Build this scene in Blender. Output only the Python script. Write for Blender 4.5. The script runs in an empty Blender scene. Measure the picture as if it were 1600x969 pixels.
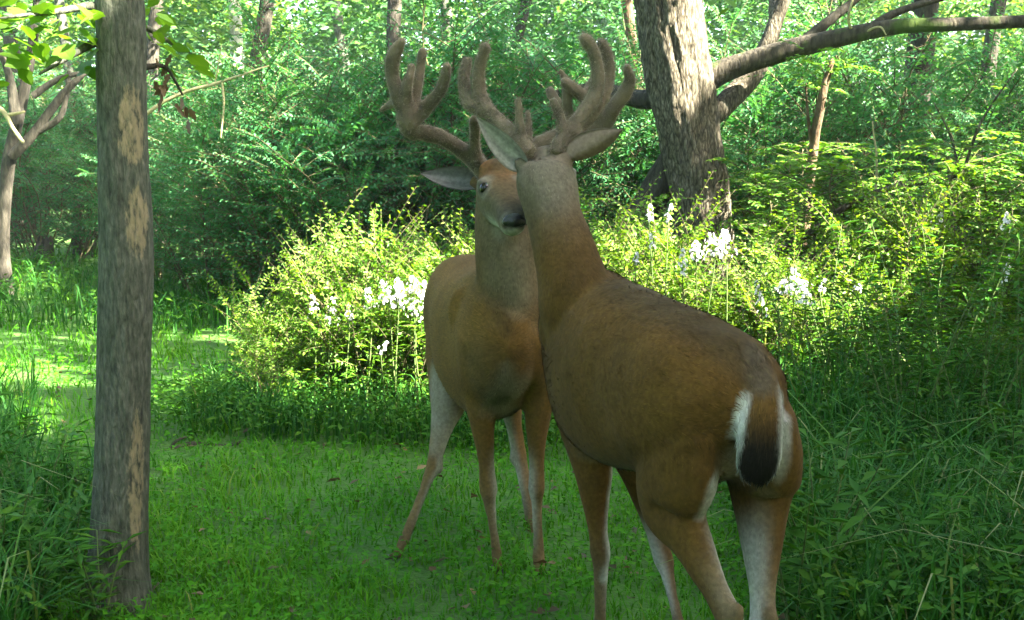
import bpy, math, random
import numpy as np
from mathutils import Vector, Matrix, noise as mnoise, kdtree

random.seed(7)
rng = np.random.default_rng(11)
SC = bpy.context.scene
COL = SC.collection
R = math.radians

# ------------------------------------------------------------------ camera, sky, sun, exposure
CAM_H, PITCH, FPX = 1.36, 7.3, 1900.0
cam_d = bpy.data.cameras.new('camera')
cam_d.sensor_width = 36.0
cam_d.lens = 36.0 * FPX / 1600.0
cam_d.clip_end = 400.0
cam = bpy.data.objects.new('camera', cam_d)
cam.location = (0, 0, CAM_H)
cam.rotation_euler = (R(90 - PITCH), 0, 0)
COL.objects.link(cam)
SC.camera = cam

SUN_AZ, SUN_EL = 118.0, 42.0          # azimuth measured from +Y (view direction) towards +X
S = Vector((math.sin(R(SUN_AZ)) * math.cos(R(SUN_EL)), math.cos(R(SUN_AZ)) * math.cos(R(SUN_EL)), math.sin(R(SUN_EL))))
world = bpy.data.worlds.new('World')
SC.world = world
world.use_nodes = True
wn = world.node_tree
sky = wn.nodes.new('ShaderNodeTexSky')
sky.sky_type = 'NISHITA'
sky.sun_disc = False
sky.dust_density = 3.0
sky.ozone_density = 0.4
sky.air_density = 0.8
sky.sun_elevation = R(SUN_EL)
sky.sun_rotation = R(SUN_AZ)
wn.links.new(sky.outputs[0], wn.nodes['Background'].inputs[0])
wn.nodes['Background'].inputs[1].default_value = 0.06
sun_d = bpy.data.lights.new('sun', 'SUN')
sun_d.energy = 4.3
sun_d.angle = R(0.6)
sun_d.color = (1.0, 0.94, 0.79)
sun = bpy.data.objects.new('sun', sun_d)
sun.rotation_euler = S.to_track_quat('Z', 'Y').to_euler()
COL.objects.link(sun)
vs = SC.view_settings
vs.view_transform = 'Standard'
vs.look = 'None'
vs.exposure = 4.5
vs.gamma = 1.0
vs.use_curve_mapping = False
SC.cycles.max_bounces = 8
SC.cycles.diffuse_bounces = 4
SC.cycles.transmission_bounces = 4
SC.cycles.use_denoising = True

# ------------------------------------------------------------------ helpers
_p = R(PITCH)
def P(px, py, Y):
    """point seen at photo pixel (px, py) whose distance in front of the camera along +Y is Y"""
    u, v = (px - 800) / FPX, (484.5 - py) / FPX
    d = Vector((u, math.cos(_p) + v * math.sin(_p), -math.sin(_p) + v * math.cos(_p)))
    return Vector((0, 0, CAM_H)) + d * (Y / d.y)

def gz(x, y):
    """ground height (works on arrays)"""
    x = np.asarray(x, float); y = np.asarray(y, float)
    h = 0.03 * np.sin(0.9 * x + 1.3) * np.sin(0.7 * y + 0.4) + 0.015 * np.sin(2.3 * x + 0.5 * y) + 0.01 * np.sin(3.1 * y - 1.7 * x)
    far = np.clip((np.abs(x) - 3) / 6, 0, 1) * 0.12 + np.clip((y - 8) / 10, 0, 1) * 0.15
    return h * np.clip((y - 1) / 6, 0.3, 1.6) + far * (0.6 + 0.4 * np.sin(x * 0.4 + y * 0.3))
def G(x, y, dz=0.0):
    return Vector((x, y, float(gz(x, y)) + dz))
def GP(px, Y):
    x = (px - 800) / FPX * Y
    return G(x, Y)

def nz(p, s=1.0):
    return mnoise.noise(Vector(p) * s)

def mesh_obj(name, verts, faces, mat, parent=None, smooth=True, attrs=None):
    me = bpy.data.meshes.new(name)
    if isinstance(faces, np.ndarray):
        n, k = faces.shape
        v = np.asarray(verts, np.float32)
        me.vertices.add(len(v)); me.vertices.foreach_set('co', v.ravel())
        me.loops.add(n * k); me.loops.foreach_set('vertex_index', faces.astype(np.int32).ravel())
        me.polygons.add(n)
        me.polygons.foreach_set('loop_start', np.arange(0, n * k, k, dtype=np.int32))
        me.update(calc_edges=True)
    else:
        me.from_pydata([tuple(v) for v in verts], [], faces)
    if attrs:
        for an, (kind, arr) in attrs.items():
            a = me.attributes.new(an, kind, 'POINT')
            arr = np.asarray(arr, np.float32)
            if kind == 'FLOAT_COLOR':
                if arr.shape[1] == 3:
                    arr = np.concatenate([arr, np.ones((len(arr), 1), np.float32)], 1)
                a.data.foreach_set('color', arr.ravel())
            else:
                a.data.foreach_set('value', arr.ravel())
    me.materials.append(mat)
    if smooth:
        me.polygons.foreach_set('use_smooth', np.ones(len(me.polygons), bool))
    return link(name, me, parent)

def link(name, me, parent=None, label=None, cat=None, group=None, kind=None):
    o = bpy.data.objects.new(name, me)
    COL.objects.link(o)
    if parent is not None:
        o.parent = parent
    return tag(o, label, cat, group, kind)

def tag(o, label=None, cat=None, group=None, kind=None):
    if label: o['label'] = label
    if cat: o['category'] = cat
    if group: o['group'] = group
    if kind: o['kind'] = kind
    return o

def thing(name, loc, label, cat, group=None, rz=0.0, sc=1.0):
    o = bpy.data.objects.new(name, None)
    o.empty_display_size = 0.1
    COL.objects.link(o)
    o.location = loc
    o.rotation_euler = (0, 0, rz)
    o.scale = (sc, sc, sc)
    return tag(o, label, cat, group)

def copy_tree(o, parent=None):
    c = o.copy()
    COL.objects.link(c)
    c.parent = parent
    for ch in [x for x in COL.objects if x.parent is o]:
        copy_tree(ch, c)
    return c

# ------------------------------------------------------------------ materials
def new_mat(name):
    m = bpy.data.materials.new(name)
    m.use_nodes = True
    nt = m.node_tree
    return m, nt, nt.nodes['Principled BSDF']
def N(nt, kind, **kw):
    n = nt.nodes.new(kind)
    for k, v in kw.items():
        setattr(n, k, v)
    return n
def ramp(nt, fac, stops):
    r = N(nt, 'ShaderNodeValToRGB')
    e = r.color_ramp.elements
    while len(e) < len(stops):
        e.new(0.5)
    for el, (p, c) in zip(e, stops):
        el.position = p
        el.color = (*c, 1)
    nt.links.new(fac, r.inputs[0])
    return r.outputs[0]

def leaf_mat(name, stops, transl=0.35, rough=0.55, tcol=(1.25, 1.15, 0.5), spec=0.35):
    m, nt, b = new_mat(name)
    a = N(nt, 'ShaderNodeAttribute', attribute_name='tint')
    oi = N(nt, 'ShaderNodeObjectInfo')
    ad = N(nt, 'ShaderNodeMath', operation='MULTIPLY_ADD')
    nt.links.new(oi.outputs['Random'], ad.inputs[0]); ad.inputs[1].default_value = 0.25
    nt.links.new(a.outputs['Fac'], ad.inputs[2])
    sb = N(nt, 'ShaderNodeMath', operation='SUBTRACT')
    nt.links.new(ad.outputs[0], sb.inputs[0]); sb.inputs[1].default_value = 0.12
    c = ramp(nt, sb.outputs[0], stops)
    nt.links.new(c, b.inputs['Base Color'])
    b.inputs['Roughness'].default_value = rough
    b.inputs['Specular IOR Level'].default_value = spec
    t = N(nt, 'ShaderNodeBsdfTranslucent')
    mx = N(nt, 'ShaderNodeMix', data_type='RGBA', blend_type='MULTIPLY')
    mx.inputs[0].default_value = 1.0
    nt.links.new(c, mx.inputs[6]); mx.inputs[7].default_value = (*tcol, 1)
    nt.links.new(mx.outputs[2], t.inputs[0])
    ms = N(nt, 'ShaderNodeMixShader')
    ms.inputs[0].default_value = transl
    nt.links.new(b.outputs[0], ms.inputs[1]); nt.links.new(t.outputs[0], ms.inputs[2])
    nt.links.new(ms.outputs[0], nt.nodes['Material Output'].inputs[0])
    return m

def bark_mat(name, dark, mid, light, scale=1.0, lichen=None, worn=None, fissure=0.0):
    """worn: list of (z, radius_z, azimuth, half width) patches where bark is rubbed off, pale wood"""
    m, nt, b = new_mat(name)
    tc = N(nt, 'ShaderNodeTexCoord')
    mp = N(nt, 'ShaderNodeMapping')
    mp.inputs['Scale'].default_value = (30 * scale, 30 * scale, 9.0 * scale)
    nt.links.new(tc.outputs['Object'], mp.inputs[0])
    n1 = N(nt, 'ShaderNodeTexNoise'); n1.inputs['Scale'].default_value = 1.0; n1.inputs['Detail'].default_value = 8; n1.inputs['Roughness'].default_value = 0.65
    nt.links.new(mp.outputs[0], n1.inputs[0])
    mp2 = N(nt, 'ShaderNodeMapping'); mp2.inputs['Scale'].default_value = (11 * scale, 11 * scale, 3.0 * scale)
    nt.links.new(tc.outputs['Object'], mp2.inputs[0])
    v = N(nt, 'ShaderNodeTexVoronoi', feature='DISTANCE_TO_EDGE'); v.inputs['Scale'].default_value = 2.0
    nt.links.new(mp2.outputs[0], v.inputs[0])
    c = ramp(nt, n1.outputs[0], [(0.30, dark), (0.5, mid), (0.72, light)])
    n3 = N(nt, 'ShaderNodeTexNoise'); n3.inputs['Scale'].default_value = 4.0 * scale; n3.inputs['Detail'].default_value = 3
    nt.links.new(tc.outputs['Object'], n3.inputs[0])
    if fissure:
        mkf = ramp(nt, v.outputs['Distance'], [(0.03, (0.16, 0.15, 0.13)), (0.16, (1, 1, 1))])
        mxf = N(nt, 'ShaderNodeMix', data_type='RGBA', blend_type='MULTIPLY'); mxf.inputs[0].default_value = fissure
        nt.links.new(c, mxf.inputs[6]); nt.links.new(mkf, mxf.inputs[7])
        c = mxf.outputs[2]
    if lichen:
        mk = ramp(nt, n3.outputs[0], [(0.52, (0, 0, 0)), (0.62, (1, 1, 1))])
        mx = N(nt, 'ShaderNodeMix', data_type='RGBA')
        nt.links.new(mk, mx.inputs[0]); nt.links.new(c, mx.inputs[6]); mx.inputs[7].default_value = (*lichen, 1)
        c = mx.outputs[2]
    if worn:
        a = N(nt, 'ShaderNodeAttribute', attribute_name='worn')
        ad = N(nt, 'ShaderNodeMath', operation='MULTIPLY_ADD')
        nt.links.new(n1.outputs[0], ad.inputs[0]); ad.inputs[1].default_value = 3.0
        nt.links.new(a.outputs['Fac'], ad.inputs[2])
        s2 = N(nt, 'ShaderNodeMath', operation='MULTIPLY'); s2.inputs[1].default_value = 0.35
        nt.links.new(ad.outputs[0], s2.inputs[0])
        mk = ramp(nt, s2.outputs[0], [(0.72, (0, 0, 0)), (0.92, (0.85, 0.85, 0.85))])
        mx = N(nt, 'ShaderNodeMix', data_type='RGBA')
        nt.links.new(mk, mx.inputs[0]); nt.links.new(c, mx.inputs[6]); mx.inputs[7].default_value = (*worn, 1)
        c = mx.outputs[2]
    nt.links.new(c, b.inputs['Base Color'])
    b.inputs['Roughness'].default_value = 0.9
    b.inputs['Specular IOR Level'].default_value = 0.2
    mm = N(nt, 'ShaderNodeMath', operation='MULTIPLY_ADD')
    nt.links.new(n1.outputs[0], mm.inputs[0]); mm.inputs[1].default_value = 1.0
    nt.links.new(v.outputs['Distance'], mm.inputs[2])
    bp = N(nt, 'ShaderNodeBump'); bp.inputs['Strength'].default_value = 0.9; bp.inputs['Distance'].default_value = 0.012
    nt.links.new(mm.outputs[0], bp.inputs['Height'])
    nt.links.new(bp.outputs[0], b.inputs['Normal'])
    return m

def plain(name, col, rough=0.7, spec=0.3, var=0.25, scale=30, bump=0.0):
    m, nt, b = new_mat(name)
    tc = N(nt, 'ShaderNodeTexCoord')
    n = N(nt, 'ShaderNodeTexNoise'); n.inputs['Scale'].default_value = scale; n.inputs['Detail'].default_value = 4
    nt.links.new(tc.outputs['Object'], n.inputs[0])
    lo = tuple(c * (1 - var) for c in col); hi = tuple(min(1, c * (1 + var)) for c in col)
    nt.links.new(ramp(nt, n.outputs[0], [(0.3, lo), (0.7, hi)]), b.inputs['Base Color'])
    b.inputs['Roughness'].default_value = rough
    b.inputs['Specular IOR Level'].default_value = spec
    if bump:
        bp = N(nt, 'ShaderNodeBump'); bp.inputs['Strength'].default_value = bump; bp.inputs['Distance'].default_value = 0.004
        nt.links.new(n.outputs[0], bp.inputs['Height']); nt.links.new(bp.outputs[0], b.inputs['Normal'])
    return m

def coat_mat(name, strand=False):
    m, nt, b = new_mat(name)
    a = N(nt, 'ShaderNodeAttribute', attribute_name='col')
    if strand:
        nt.links.new(a.outputs['Color'], b.inputs['Base Color'])
    else:
        tc = N(nt, 'ShaderNodeTexCoord')
        n = N(nt, 'ShaderNodeTexNoise'); n.inputs['Scale'].default_value = 90; n.inputs['Detail'].default_value = 5
        nt.links.new(tc.outputs['Object'], n.inputs[0])
        k = ramp(nt, n.outputs[0], [(0.3, (0.72, 0.72, 0.72)), (0.7, (1.18, 1.18, 1.18))])
        mx = N(nt, 'ShaderNodeMix', data_type='RGBA', blend_type='MULTIPLY'); mx.inputs[0].default_value = 1
        nt.links.new(a.outputs['Color'], mx.inputs[6]); nt.links.new(k, mx.inputs[7])
        nt.links.new(mx.outputs[2], b.inputs['Base Color'])
        bp = N(nt, 'ShaderNodeBump'); bp.inputs['Strength'].default_value = 0.35; bp.inputs['Distance'].default_value = 0.003
        nt.links.new(n.outputs[0], bp.inputs['Height']); nt.links.new(bp.outputs[0], b.inputs['Normal'])
    b.inputs['Roughness'].default_value = 0.85
    b.inputs['Specular IOR Level'].default_value = 0.05
    b.inputs['Sheen Weight'].default_value = 0.02
    b.inputs['Sheen Roughness'].default_value = 0.5
    return m

M = {}
M['leaf_shrub'] = leaf_mat('shrub leaf', [(0.0, (0.030, 0.105, 0.010)), (0.5, (0.078, 0.190, 0.011)), (1.0, (0.165, 0.270, 0.014))], transl=0.4)
M['leaf_fern'] = leaf_mat('feathery leaf', [(0.0, (0.030, 0.120, 0.012)), (0.5, (0.070, 0.190, 0.014)), (1.0, (0.150, 0.260, 0.016))], transl=0.42)
M['leaf_far'] = leaf_mat('woodland leaf', [(0.0, (0.022, 0.100, 0.030)), (0.5, (0.048, 0.155, 0.040)), (1.0, (0.120, 0.220, 0.030))], transl=0.45)
M['leaf_teal'] = leaf_mat('shade brush leaf', [(0.0, (0.026, 0.130, 0.050)), (0.5, (0.046, 0.190, 0.064)), (1.0, (0.085, 0.230, 0.050))], transl=0.45)  # blue cast of skylit shade put into the leaf colour
M['leaf_tree'] = leaf_mat('tree leaf', [(0.0, (0.05, 0.14, 0.015)), (0.5, (0.09, 0.21, 0.018)), (1.0, (0.15, 0.27, 0.02))], transl=0.45)
M['leaf_weed'] = leaf_mat('weed leaf', [(0.0, (0.018, 0.080, 0.009)), (0.5, (0.036, 0.122, 0.010)), (1.0, (0.066, 0.155, 0.012))], transl=0.3, spec=0.12, rough=0.65)
M['grass'] = leaf_mat('grass blade', [(0.0, (0.026, 0.130, 0.005)), (0.5, (0.060, 0.215, 0.008)), (0.85, (0.105, 0.245, 0.014)), (1.0, (0.19, 0.23, 0.05))], transl=0.35, spec=0.10, rough=0.7)
M['tallgrass'] = leaf_mat('tall grass blade', [(0.0, (0.014, 0.080, 0.012)), (0.6, (0.034, 0.135, 0.018)), (0.9, (0.070, 0.170, 0.028)), (1.0, (0.20, 0.22, 0.09))], transl=0.35, spec=0.15, rough=0.65)
M['dead_leaf'] = leaf_mat('dead leaf', [(0.0, (0.05, 0.032, 0.015)), (0.6, (0.11, 0.068, 0.03)), (1.0, (0.22, 0.14, 0.06))], transl=0.25, tcol=(1.2, 1, 0.8))
M['petal'] = leaf_mat('white petal', [(0.0, (0.62, 0.58, 0.66)), (1.0, (0.85, 0.83, 0.86))], transl=0.3, tcol=(1, 1, 1), spec=0.2)
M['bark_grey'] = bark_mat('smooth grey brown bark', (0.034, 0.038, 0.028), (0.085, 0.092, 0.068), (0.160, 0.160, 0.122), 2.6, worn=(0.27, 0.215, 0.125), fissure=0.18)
M['bark_rough'] = bark_mat('rough pale bark', (0.026, 0.022, 0.014), (0.095, 0.080, 0.055), (0.25, 0.22, 0.17), 1.7, fissure=0.6)
M['bark_dark'] = bark_mat('dark bark', (0.018, 0.016, 0.012), (0.045, 0.040, 0.030), (0.085, 0.075, 0.055), 1.2)
M['bark_moss'] = bark_mat('mossy dark bark', (0.020, 0.017, 0.013), (0.050, 0.043, 0.032), (0.095, 0.080, 0.055), 1.0, lichen=(0.055, 0.085, 0.018))
M['bark_brown'] = bark_mat('brown bark', (0.04, 0.026, 0.015), (0.10, 0.066, 0.038), (0.19, 0.135, 0.085), 1.3)
M['twig'] = plain('twig', (0.085, 0.075, 0.035), 0.85, 0.2, 0.4, 40)
M['twig_pale'] = plain('pale dry twig', (0.30, 0.27, 0.14), 0.8, 0.2, 0.3, 40)
M['stem'] = plain('green stem', (0.075, 0.115, 0.028), 0.7, 0.3, 0.3, 40)
M['coat'] = coat_mat('deer coat')
M['hair'] = coat_mat('deer hair', True)
M['eye'] = plain('deer eye', (0.010, 0.007, 0.005), 0.18, 0.4, 0.1)
M['hoof'] = plain('hoof', (0.022, 0.018, 0.015), 0.45, 0.4, 0.3, 60)
M['nose'] = plain('wet nose', (0.014, 0.013, 0.014), 0.35, 0.5, 0.3, 200, 0.4)

def velvet():
    m, nt, b = new_mat('antler velvet')
    tc = N(nt, 'ShaderNodeTexCoord')
    n = N(nt, 'ShaderNodeTexNoise'); n.inputs['Scale'].default_value = 14; n.inputs['Detail'].default_value = 6
    nt.links.new(tc.outputs['Object'], n.inputs[0])
    nt.links.new(ramp(nt, n.outputs[0], [(0.3, (0.085, 0.068, 0.050)), (0.55, (0.155, 0.122, 0.086)), (0.75, (0.23, 0.175, 0.118))]), b.inputs['Base Color'])
    n2 = N(nt, 'ShaderNodeTexNoise'); n2.inputs['Scale'].default_value = 260; n2.inputs['Detail'].default_value = 3
    nt.links.new(tc.outputs['Object'], n2.inputs[0])
    bp = N(nt, 'ShaderNodeBump'); bp.inputs['Strength'].default_value = 0.5; bp.inputs['Distance'].default_value = 0.002
    nt.links.new(n2.outputs[0], bp.inputs['Height']); nt.links.new(bp.outputs[0], b.inputs['Normal'])
    b.inputs['Roughness'].default_value = 0.95
    b.inputs['Specular IOR Level'].default_value = 0.1
    b.inputs['Sheen Weight'].default_value = 0.6
    b.inputs['Sheen Roughness'].default_value = 0.35
    b.inputs['Sheen Tint'].default_value = (0.9, 0.8, 0.65, 1)
    return m
M['velvet'] = velvet()

def ground_mat():
    m, nt, b = new_mat('ground soil and moss')
    tc = N(nt, 'ShaderNodeTexCoord')
    n = N(nt, 'ShaderNodeTexNoise'); n.inputs['Scale'].default_value = 1.6; n.inputs['Detail'].default_value = 8; n.inputs['Roughness'].default_value = 0.7
    nt.links.new(tc.outputs['Object'], n.inputs[0])
    nt.links.new(ramp(nt, n.outputs[0], [(0.35, (0.034, 0.085, 0.006)), (0.6, (0.045, 0.130, 0.008)), (0.78, (0.060, 0.080, 0.020))]), b.inputs['Base Color'])
    b.inputs['Roughness'].default_value = 0.95
    n2 = N(nt, 'ShaderNodeTexNoise'); n2.inputs['Scale'].default_value = 40; n2.inputs['Detail'].default_value = 6
    nt.links.new(tc.outputs['Object'], n2.inputs[0])
    bp = N(nt, 'ShaderNodeBump'); bp.inputs['Distance'].default_value = 0.02
    nt.links.new(n2.outputs[0], bp.inputs['Height']); nt.links.new(bp.outputs[0], b.inputs['Normal'])
    return m
M['ground'] = ground_mat()

# ------------------------------------------------------------------ geometry builders
def catmull(arr, per):
    """arr (n,k): Catmull-Rom resampled, `per` steps a span"""
    a = np.asarray(arr, float)
    n = len(a)
    if n < 3:
        t = np.linspace(0, 1, per + 1)[:, None]
        return a[0] * (1 - t) + a[-1] * t
    pad = np.vstack([2 * a[0] - a[1], a, 2 * a[-1] - a[-2]])
    out = []
    for i in range(n - 1):
        p0, p1, p2, p3 = pad[i], pad[i + 1], pad[i + 2], pad[i + 3]
        for t in np.linspace(0, 1, per, endpoint=False):
            out.append(0.5 * (2 * p1 + (p2 - p0) * t + (2 * p0 - 5 * p1 + 4 * p2 - p3) * t * t + (3 * p1 - p0 - 3 * p2 + p3) * t ** 3))
    out.append(a[-1])
    return np.array(out)

class Tubes:
    """collects simple round tubes (branches, stems, twigs)"""
    def __init__(self):
        self.v, self.f, self.n = [], [], 0
    def add(self, pts, rad, sides=6, per=4, wob=0.0):
        a = catmull(np.column_stack([np.array([tuple(p) for p in pts]), rad]), per)
        c, r = a[:, :3], np.maximum(a[:, 3], 0.0004)
        if wob:
            c = c + np.array([[nz(p, 6), nz(p + 7, 6), nz(p + 13, 6)] for p in c]) * wob
        t = np.gradient(c, axis=0)
        t /= np.linalg.norm(t, axis=1)[:, None] + 1e-9
        ref = np.array([0.31, 0.17, 0.05]) if abs(t[0][2]) > 0.8 else np.array([0.03, 0.05, 1.0])
        u = np.cross(t, ref); u /= np.linalg.norm(u, axis=1)[:, None] + 1e-9
        w = np.cross(t, u)
        th = np.linspace(0, 2 * np.pi, sides, endpoint=False)
        ring = c[:, None, :] + r[:, None, None] * (np.cos(th)[None, :, None] * u[:, None, :] + np.sin(th)[None, :, None] * w[:, None, :])
        m = len(c)
        self.v.append(ring.reshape(-1, 3))
        i = np.arange(m - 1)[:, None] * sides
        j = np.arange(sides)[None, :]
        j2 = (j + 1) % sides
        q = np.stack([i + j, i + j2, i + sides + j2, i + sides + j], -1).reshape(-1, 4) + self.n
        self.f.append(q)
        self.v.append(c[-1:] + t[-1:] * r[-1] * 0.8)
        k = self.n + m * sides
        l = self.n + (m - 1) * sides
        self.f.append(np.array([[l + x, l + (x + 1) % sides, k, k] for x in range(sides)]))
        self.n += m * sides + 1
        return c
    def build(self, name, mat, parent=None):
        v = np.vstack(self.v); f = np.vstack(self.f)
        fl = [tuple(dict.fromkeys(x)) for x in f.tolist()]
        return mesh_obj(name, v, fl, mat, parent)

class Leaves:
    """collects many folded, pointed leaves into one mesh"""
    def __init__(self):
        self.p, self.d, self.nn, self.l, self.w, self.t = [], [], [], [], [], []
    def add(self, p, d, n, l, w, t):
        k = len(p)
        self.p.append(np.asarray(p, float)); self.d.append(np.asarray(d, float)); self.nn.append(np.asarray(n, float))
        self.l.append(np.broadcast_to(l, (k,)).astype(float)); self.w.append(np.broadcast_to(w, (k,)).astype(float)); self.t.append(np.broadcast_to(t, (k,)).astype(float))
    def arrays(self):
        return [np.concatenate(x) for x in (self.p, self.d, self.nn, self.l, self.w, self.t)]
    def build(self, name, mat, parent=None, keep=None, wide=0.42):
        p, d, n, l, w, t = self.arrays()
        if keep is not None:
            k = keep(p); p, d, n, l, w, t = p[k], d[k], n[k], l[k], w[k], t[k]
        d = d / (np.linalg.norm(d, axis=1)[:, None] + 1e-9)
        s = np.cross(d, n); s /= np.linalg.norm(s, axis=1)[:, None] + 1e-9
        n = np.cross(s, d)
        L, W = l[:, None], w[:, None]
        mid = p + d * L * wide
        v = np.stack([p, mid + s * W * 0.5 + n * W * 0.14, p + d * L - n * L * 0.12, mid - s * W * 0.5 + n * W * 0.14], 1).reshape(-1, 3)
        k = len(p)
        b = np.arange(k)[:, None] * 4
        f = np.stack([b + [[0, 1, 2]], b + [[0, 2, 3]]], 1).reshape(-1, 3)
        return mesh_obj(name, v, f, mat, parent, smooth=False, attrs={'tint': ('FLOAT', np.repeat(t, 4))})

def unit(v):
    v = np.asarray(v, float)
    return v / (np.linalg.norm(v, axis=-1, keepdims=True) + 1e-9)

def spray(LV, pts, leaf, count, flat=0.8, tint=0.5, droop=0.15, aspect=0.42):
    """leaves in two ranks along a twig polyline"""
    pts = np.asarray(pts, float)
    seg = np.linalg.norm(np.diff(pts, axis=0), axis=1)
    cum = np.concatenate([[0], np.cumsum(seg)])
    s = np.linspace(0.12, 1.0, count) * cum[-1]
    q = np.column_stack([np.interp(s, cum, pts[:, i]) for i in range(3)])
    t = unit(np.gradient(q, axis=0)) if count > 1 else unit(pts[-1:] - pts[:1])
    up = np.array([0, 0, 1.0]) + rng.normal(0, 1 - flat, 3)
    side = unit(np.cross(t, up))
    sg = np.where(np.arange(count) % 2 == 0, 1, -1)[:, None]
    d = unit(side * sg * (0.9 + 0.2 * rng.random((count, 1))) + t * 0.55 + rng.normal(0, 0.18, (count, 3)) - np.array([0, 0, droop]))
    n = unit(np.cross(t, side) * -1 + rng.normal(0, 0.35, (count, 3)))
    n[n[:, 2] < 0] *= -1
    l = leaf * (0.65 + 0.6 * rng.random(count)) * (1.0 - 0.35 * np.linspace(0, 1, count))
    LV.add(q, d, n, l, l * aspect, tint + rng.normal(0, 0.2, count))

def shrub_data(h, spread, stems, twigs, per, leaf, aspect=0.42, tint=0.5, flat=0.8, lean=0.3, low=0.12, droop=0.15):
    """-> Tubes, Leaves of a many-stemmed shrub around the origin"""
    T, LV = Tubes(), Leaves()
    for i in range(stems):
        a = rng.random() * 2 * np.pi
        rr = spread * np.sqrt(rng.random())
        hh = h * (0.55 + 0.45 * rng.random()) * (1 - 0.3 * rr / spread)
        b = np.array([math.cos(a) * rr * 0.25, math.sin(a) * rr * 0.25, -0.03])
        e = np.array([math.cos(a) * rr, math.sin(a) * rr, hh])
        m1 = b + (e - b) * 0.4 + np.append(rng.normal(0, 0.05 * h, 2), 0.06 * h)
        m2 = b + (e - b) * 0.75 + np.append(rng.normal(0, 0.05 * h, 2), 0.05 * h)
        r0 = 0.004 + 0.005 * h * rng.random()
        c = T.add([b, m1, m2, e], [r0, r0 * 0.8, r0 * 0.55, r0 * 0.25], 5, 4)
        for j in range(twigs):
            u = low + (1 - low) * (j + rng.random()) / twigs
            k = u * (len(c) - 1)
            i0 = min(int(k), len(c) - 2)
            q = c[i0] + (c[i0 + 1] - c[i0]) * (k - i0)
            az = rng.random() * 2 * np.pi
            ln = (0.16 + 0.22 * rng.random()) * h * (1.15 - 0.6 * u) * (1.0 + 0.3 * (spread / h))
            dr = np.array([math.cos(az), math.sin(az), 0.15 + lean * rng.random()])
            e2 = q + dr * ln - np.array([0, 0, 0.12 * ln])
            md = (q + e2) / 2 + np.array([0, 0, 0.10 * ln])
            T.add([q, md, e2], [r0 * 0.4, r0 * 0.28, r0 * 0.12], 3, 2)
            spray(LV, [q, md, e2], leaf, per, flat, tint + 0.12 * (u - 0.5), droop, aspect)
    return T, LV

def trunk_mesh(name, pts, rad, mat, parent=None, sides=40, per=14, ridge=0.06, freq=9.0, flare=0.0, worn=None, lump=0.04):
    """tapered trunk whose bark ridges are real relief"""
    a = catmull(np.column_stack([np.array([tuple(p) for p in pts]), rad]), per)
    c, r = a[:, :3], a[:, 3]
    t = np.gradient(c, axis=0); t = unit(t)
    u = unit(np.cross(t, np.array([0.0, 1.0, 0.02]))); w = np.cross(t, u)
    th = np.linspace(0, 2 * np.pi, sides, endpoint=False)
    V, W = [], []
    for i in range(len(c)):
        z = c[i][2]
        for k, x in enumerate(th):
            q = Vector((math.cos(x) * 1.0, math.sin(x) * 1.0, 0))
            nn = mnoise.fractal(Vector((q.x * freq * 0.5, q.y * freq * 0.5, z * freq * 0.22)), 0.9, 2.1, 4)
            l2 = mnoise.noise(Vector((q.x * 1.2, q.y * 1.2, z * 2.2)))
            rid = -abs(nn) * ridge + ridge * 0.3
            fl = 1 + flare * math.exp(-max(z - c[0][2], 0) / 0.18) * (0.7 + 0.3 * math.sin(x * 5 + 1))
            wv = 0.0
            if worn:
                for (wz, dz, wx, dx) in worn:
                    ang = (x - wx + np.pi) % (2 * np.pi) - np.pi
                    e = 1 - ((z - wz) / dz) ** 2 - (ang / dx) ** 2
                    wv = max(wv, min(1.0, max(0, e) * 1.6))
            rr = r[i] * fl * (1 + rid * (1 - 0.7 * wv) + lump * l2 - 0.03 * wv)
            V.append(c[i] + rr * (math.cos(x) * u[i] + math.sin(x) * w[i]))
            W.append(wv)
    V.append(c[-1]); W.append(0)
    m = len(c)
    F = []
    for i in range(m - 1):
        for k in range(sides):
            k2 = (k + 1) % sides
            F.append((i * sides + k, i * sides + k2, (i + 1) * sides + k2, (i + 1) * sides + k))
    for k in range(sides):
        F.append(((m - 1) * sides + k, (m - 1) * sides + (k + 1) % sides, m * sides))
    return mesh_obj(name, V, F, mat, parent, attrs={'worn': ('FLOAT', W)})

def local(parent, pts):
    o = np.array(parent.location)
    return [np.array(tuple(p)) - o for p in pts]
def RR(px, Y): return px * Y / FPX     # pixel size -> metres at depth Y
# ------------------------------------------------------------------ ground and grass
gx = np.concatenate([np.linspace(-70, -9, 18), np.linspace(-8, 8, 90), np.linspace(9, 70, 18)])
gy = np.concatenate([np.linspace(-40, 0.5, 12), np.linspace(1, 16, 90), np.linspace(17, 110, 24)])
XX, YY = np.meshgrid(gx, gy)
gv = np.column_stack([XX.ravel(), YY.ravel(), gz(XX, YY).ravel()])
ny, nx = XX.shape
ii = (np.arange(ny - 1)[:, None] * nx + np.arange(nx - 1)[None, :]).ravel()
ground = mesh_obj('ground', gv, np.column_stack([ii, ii + 1, ii + nx + 1, ii + nx]), M['ground'])
tag(ground, 'grassy woodland floor', None, None, 'structure')

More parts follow.
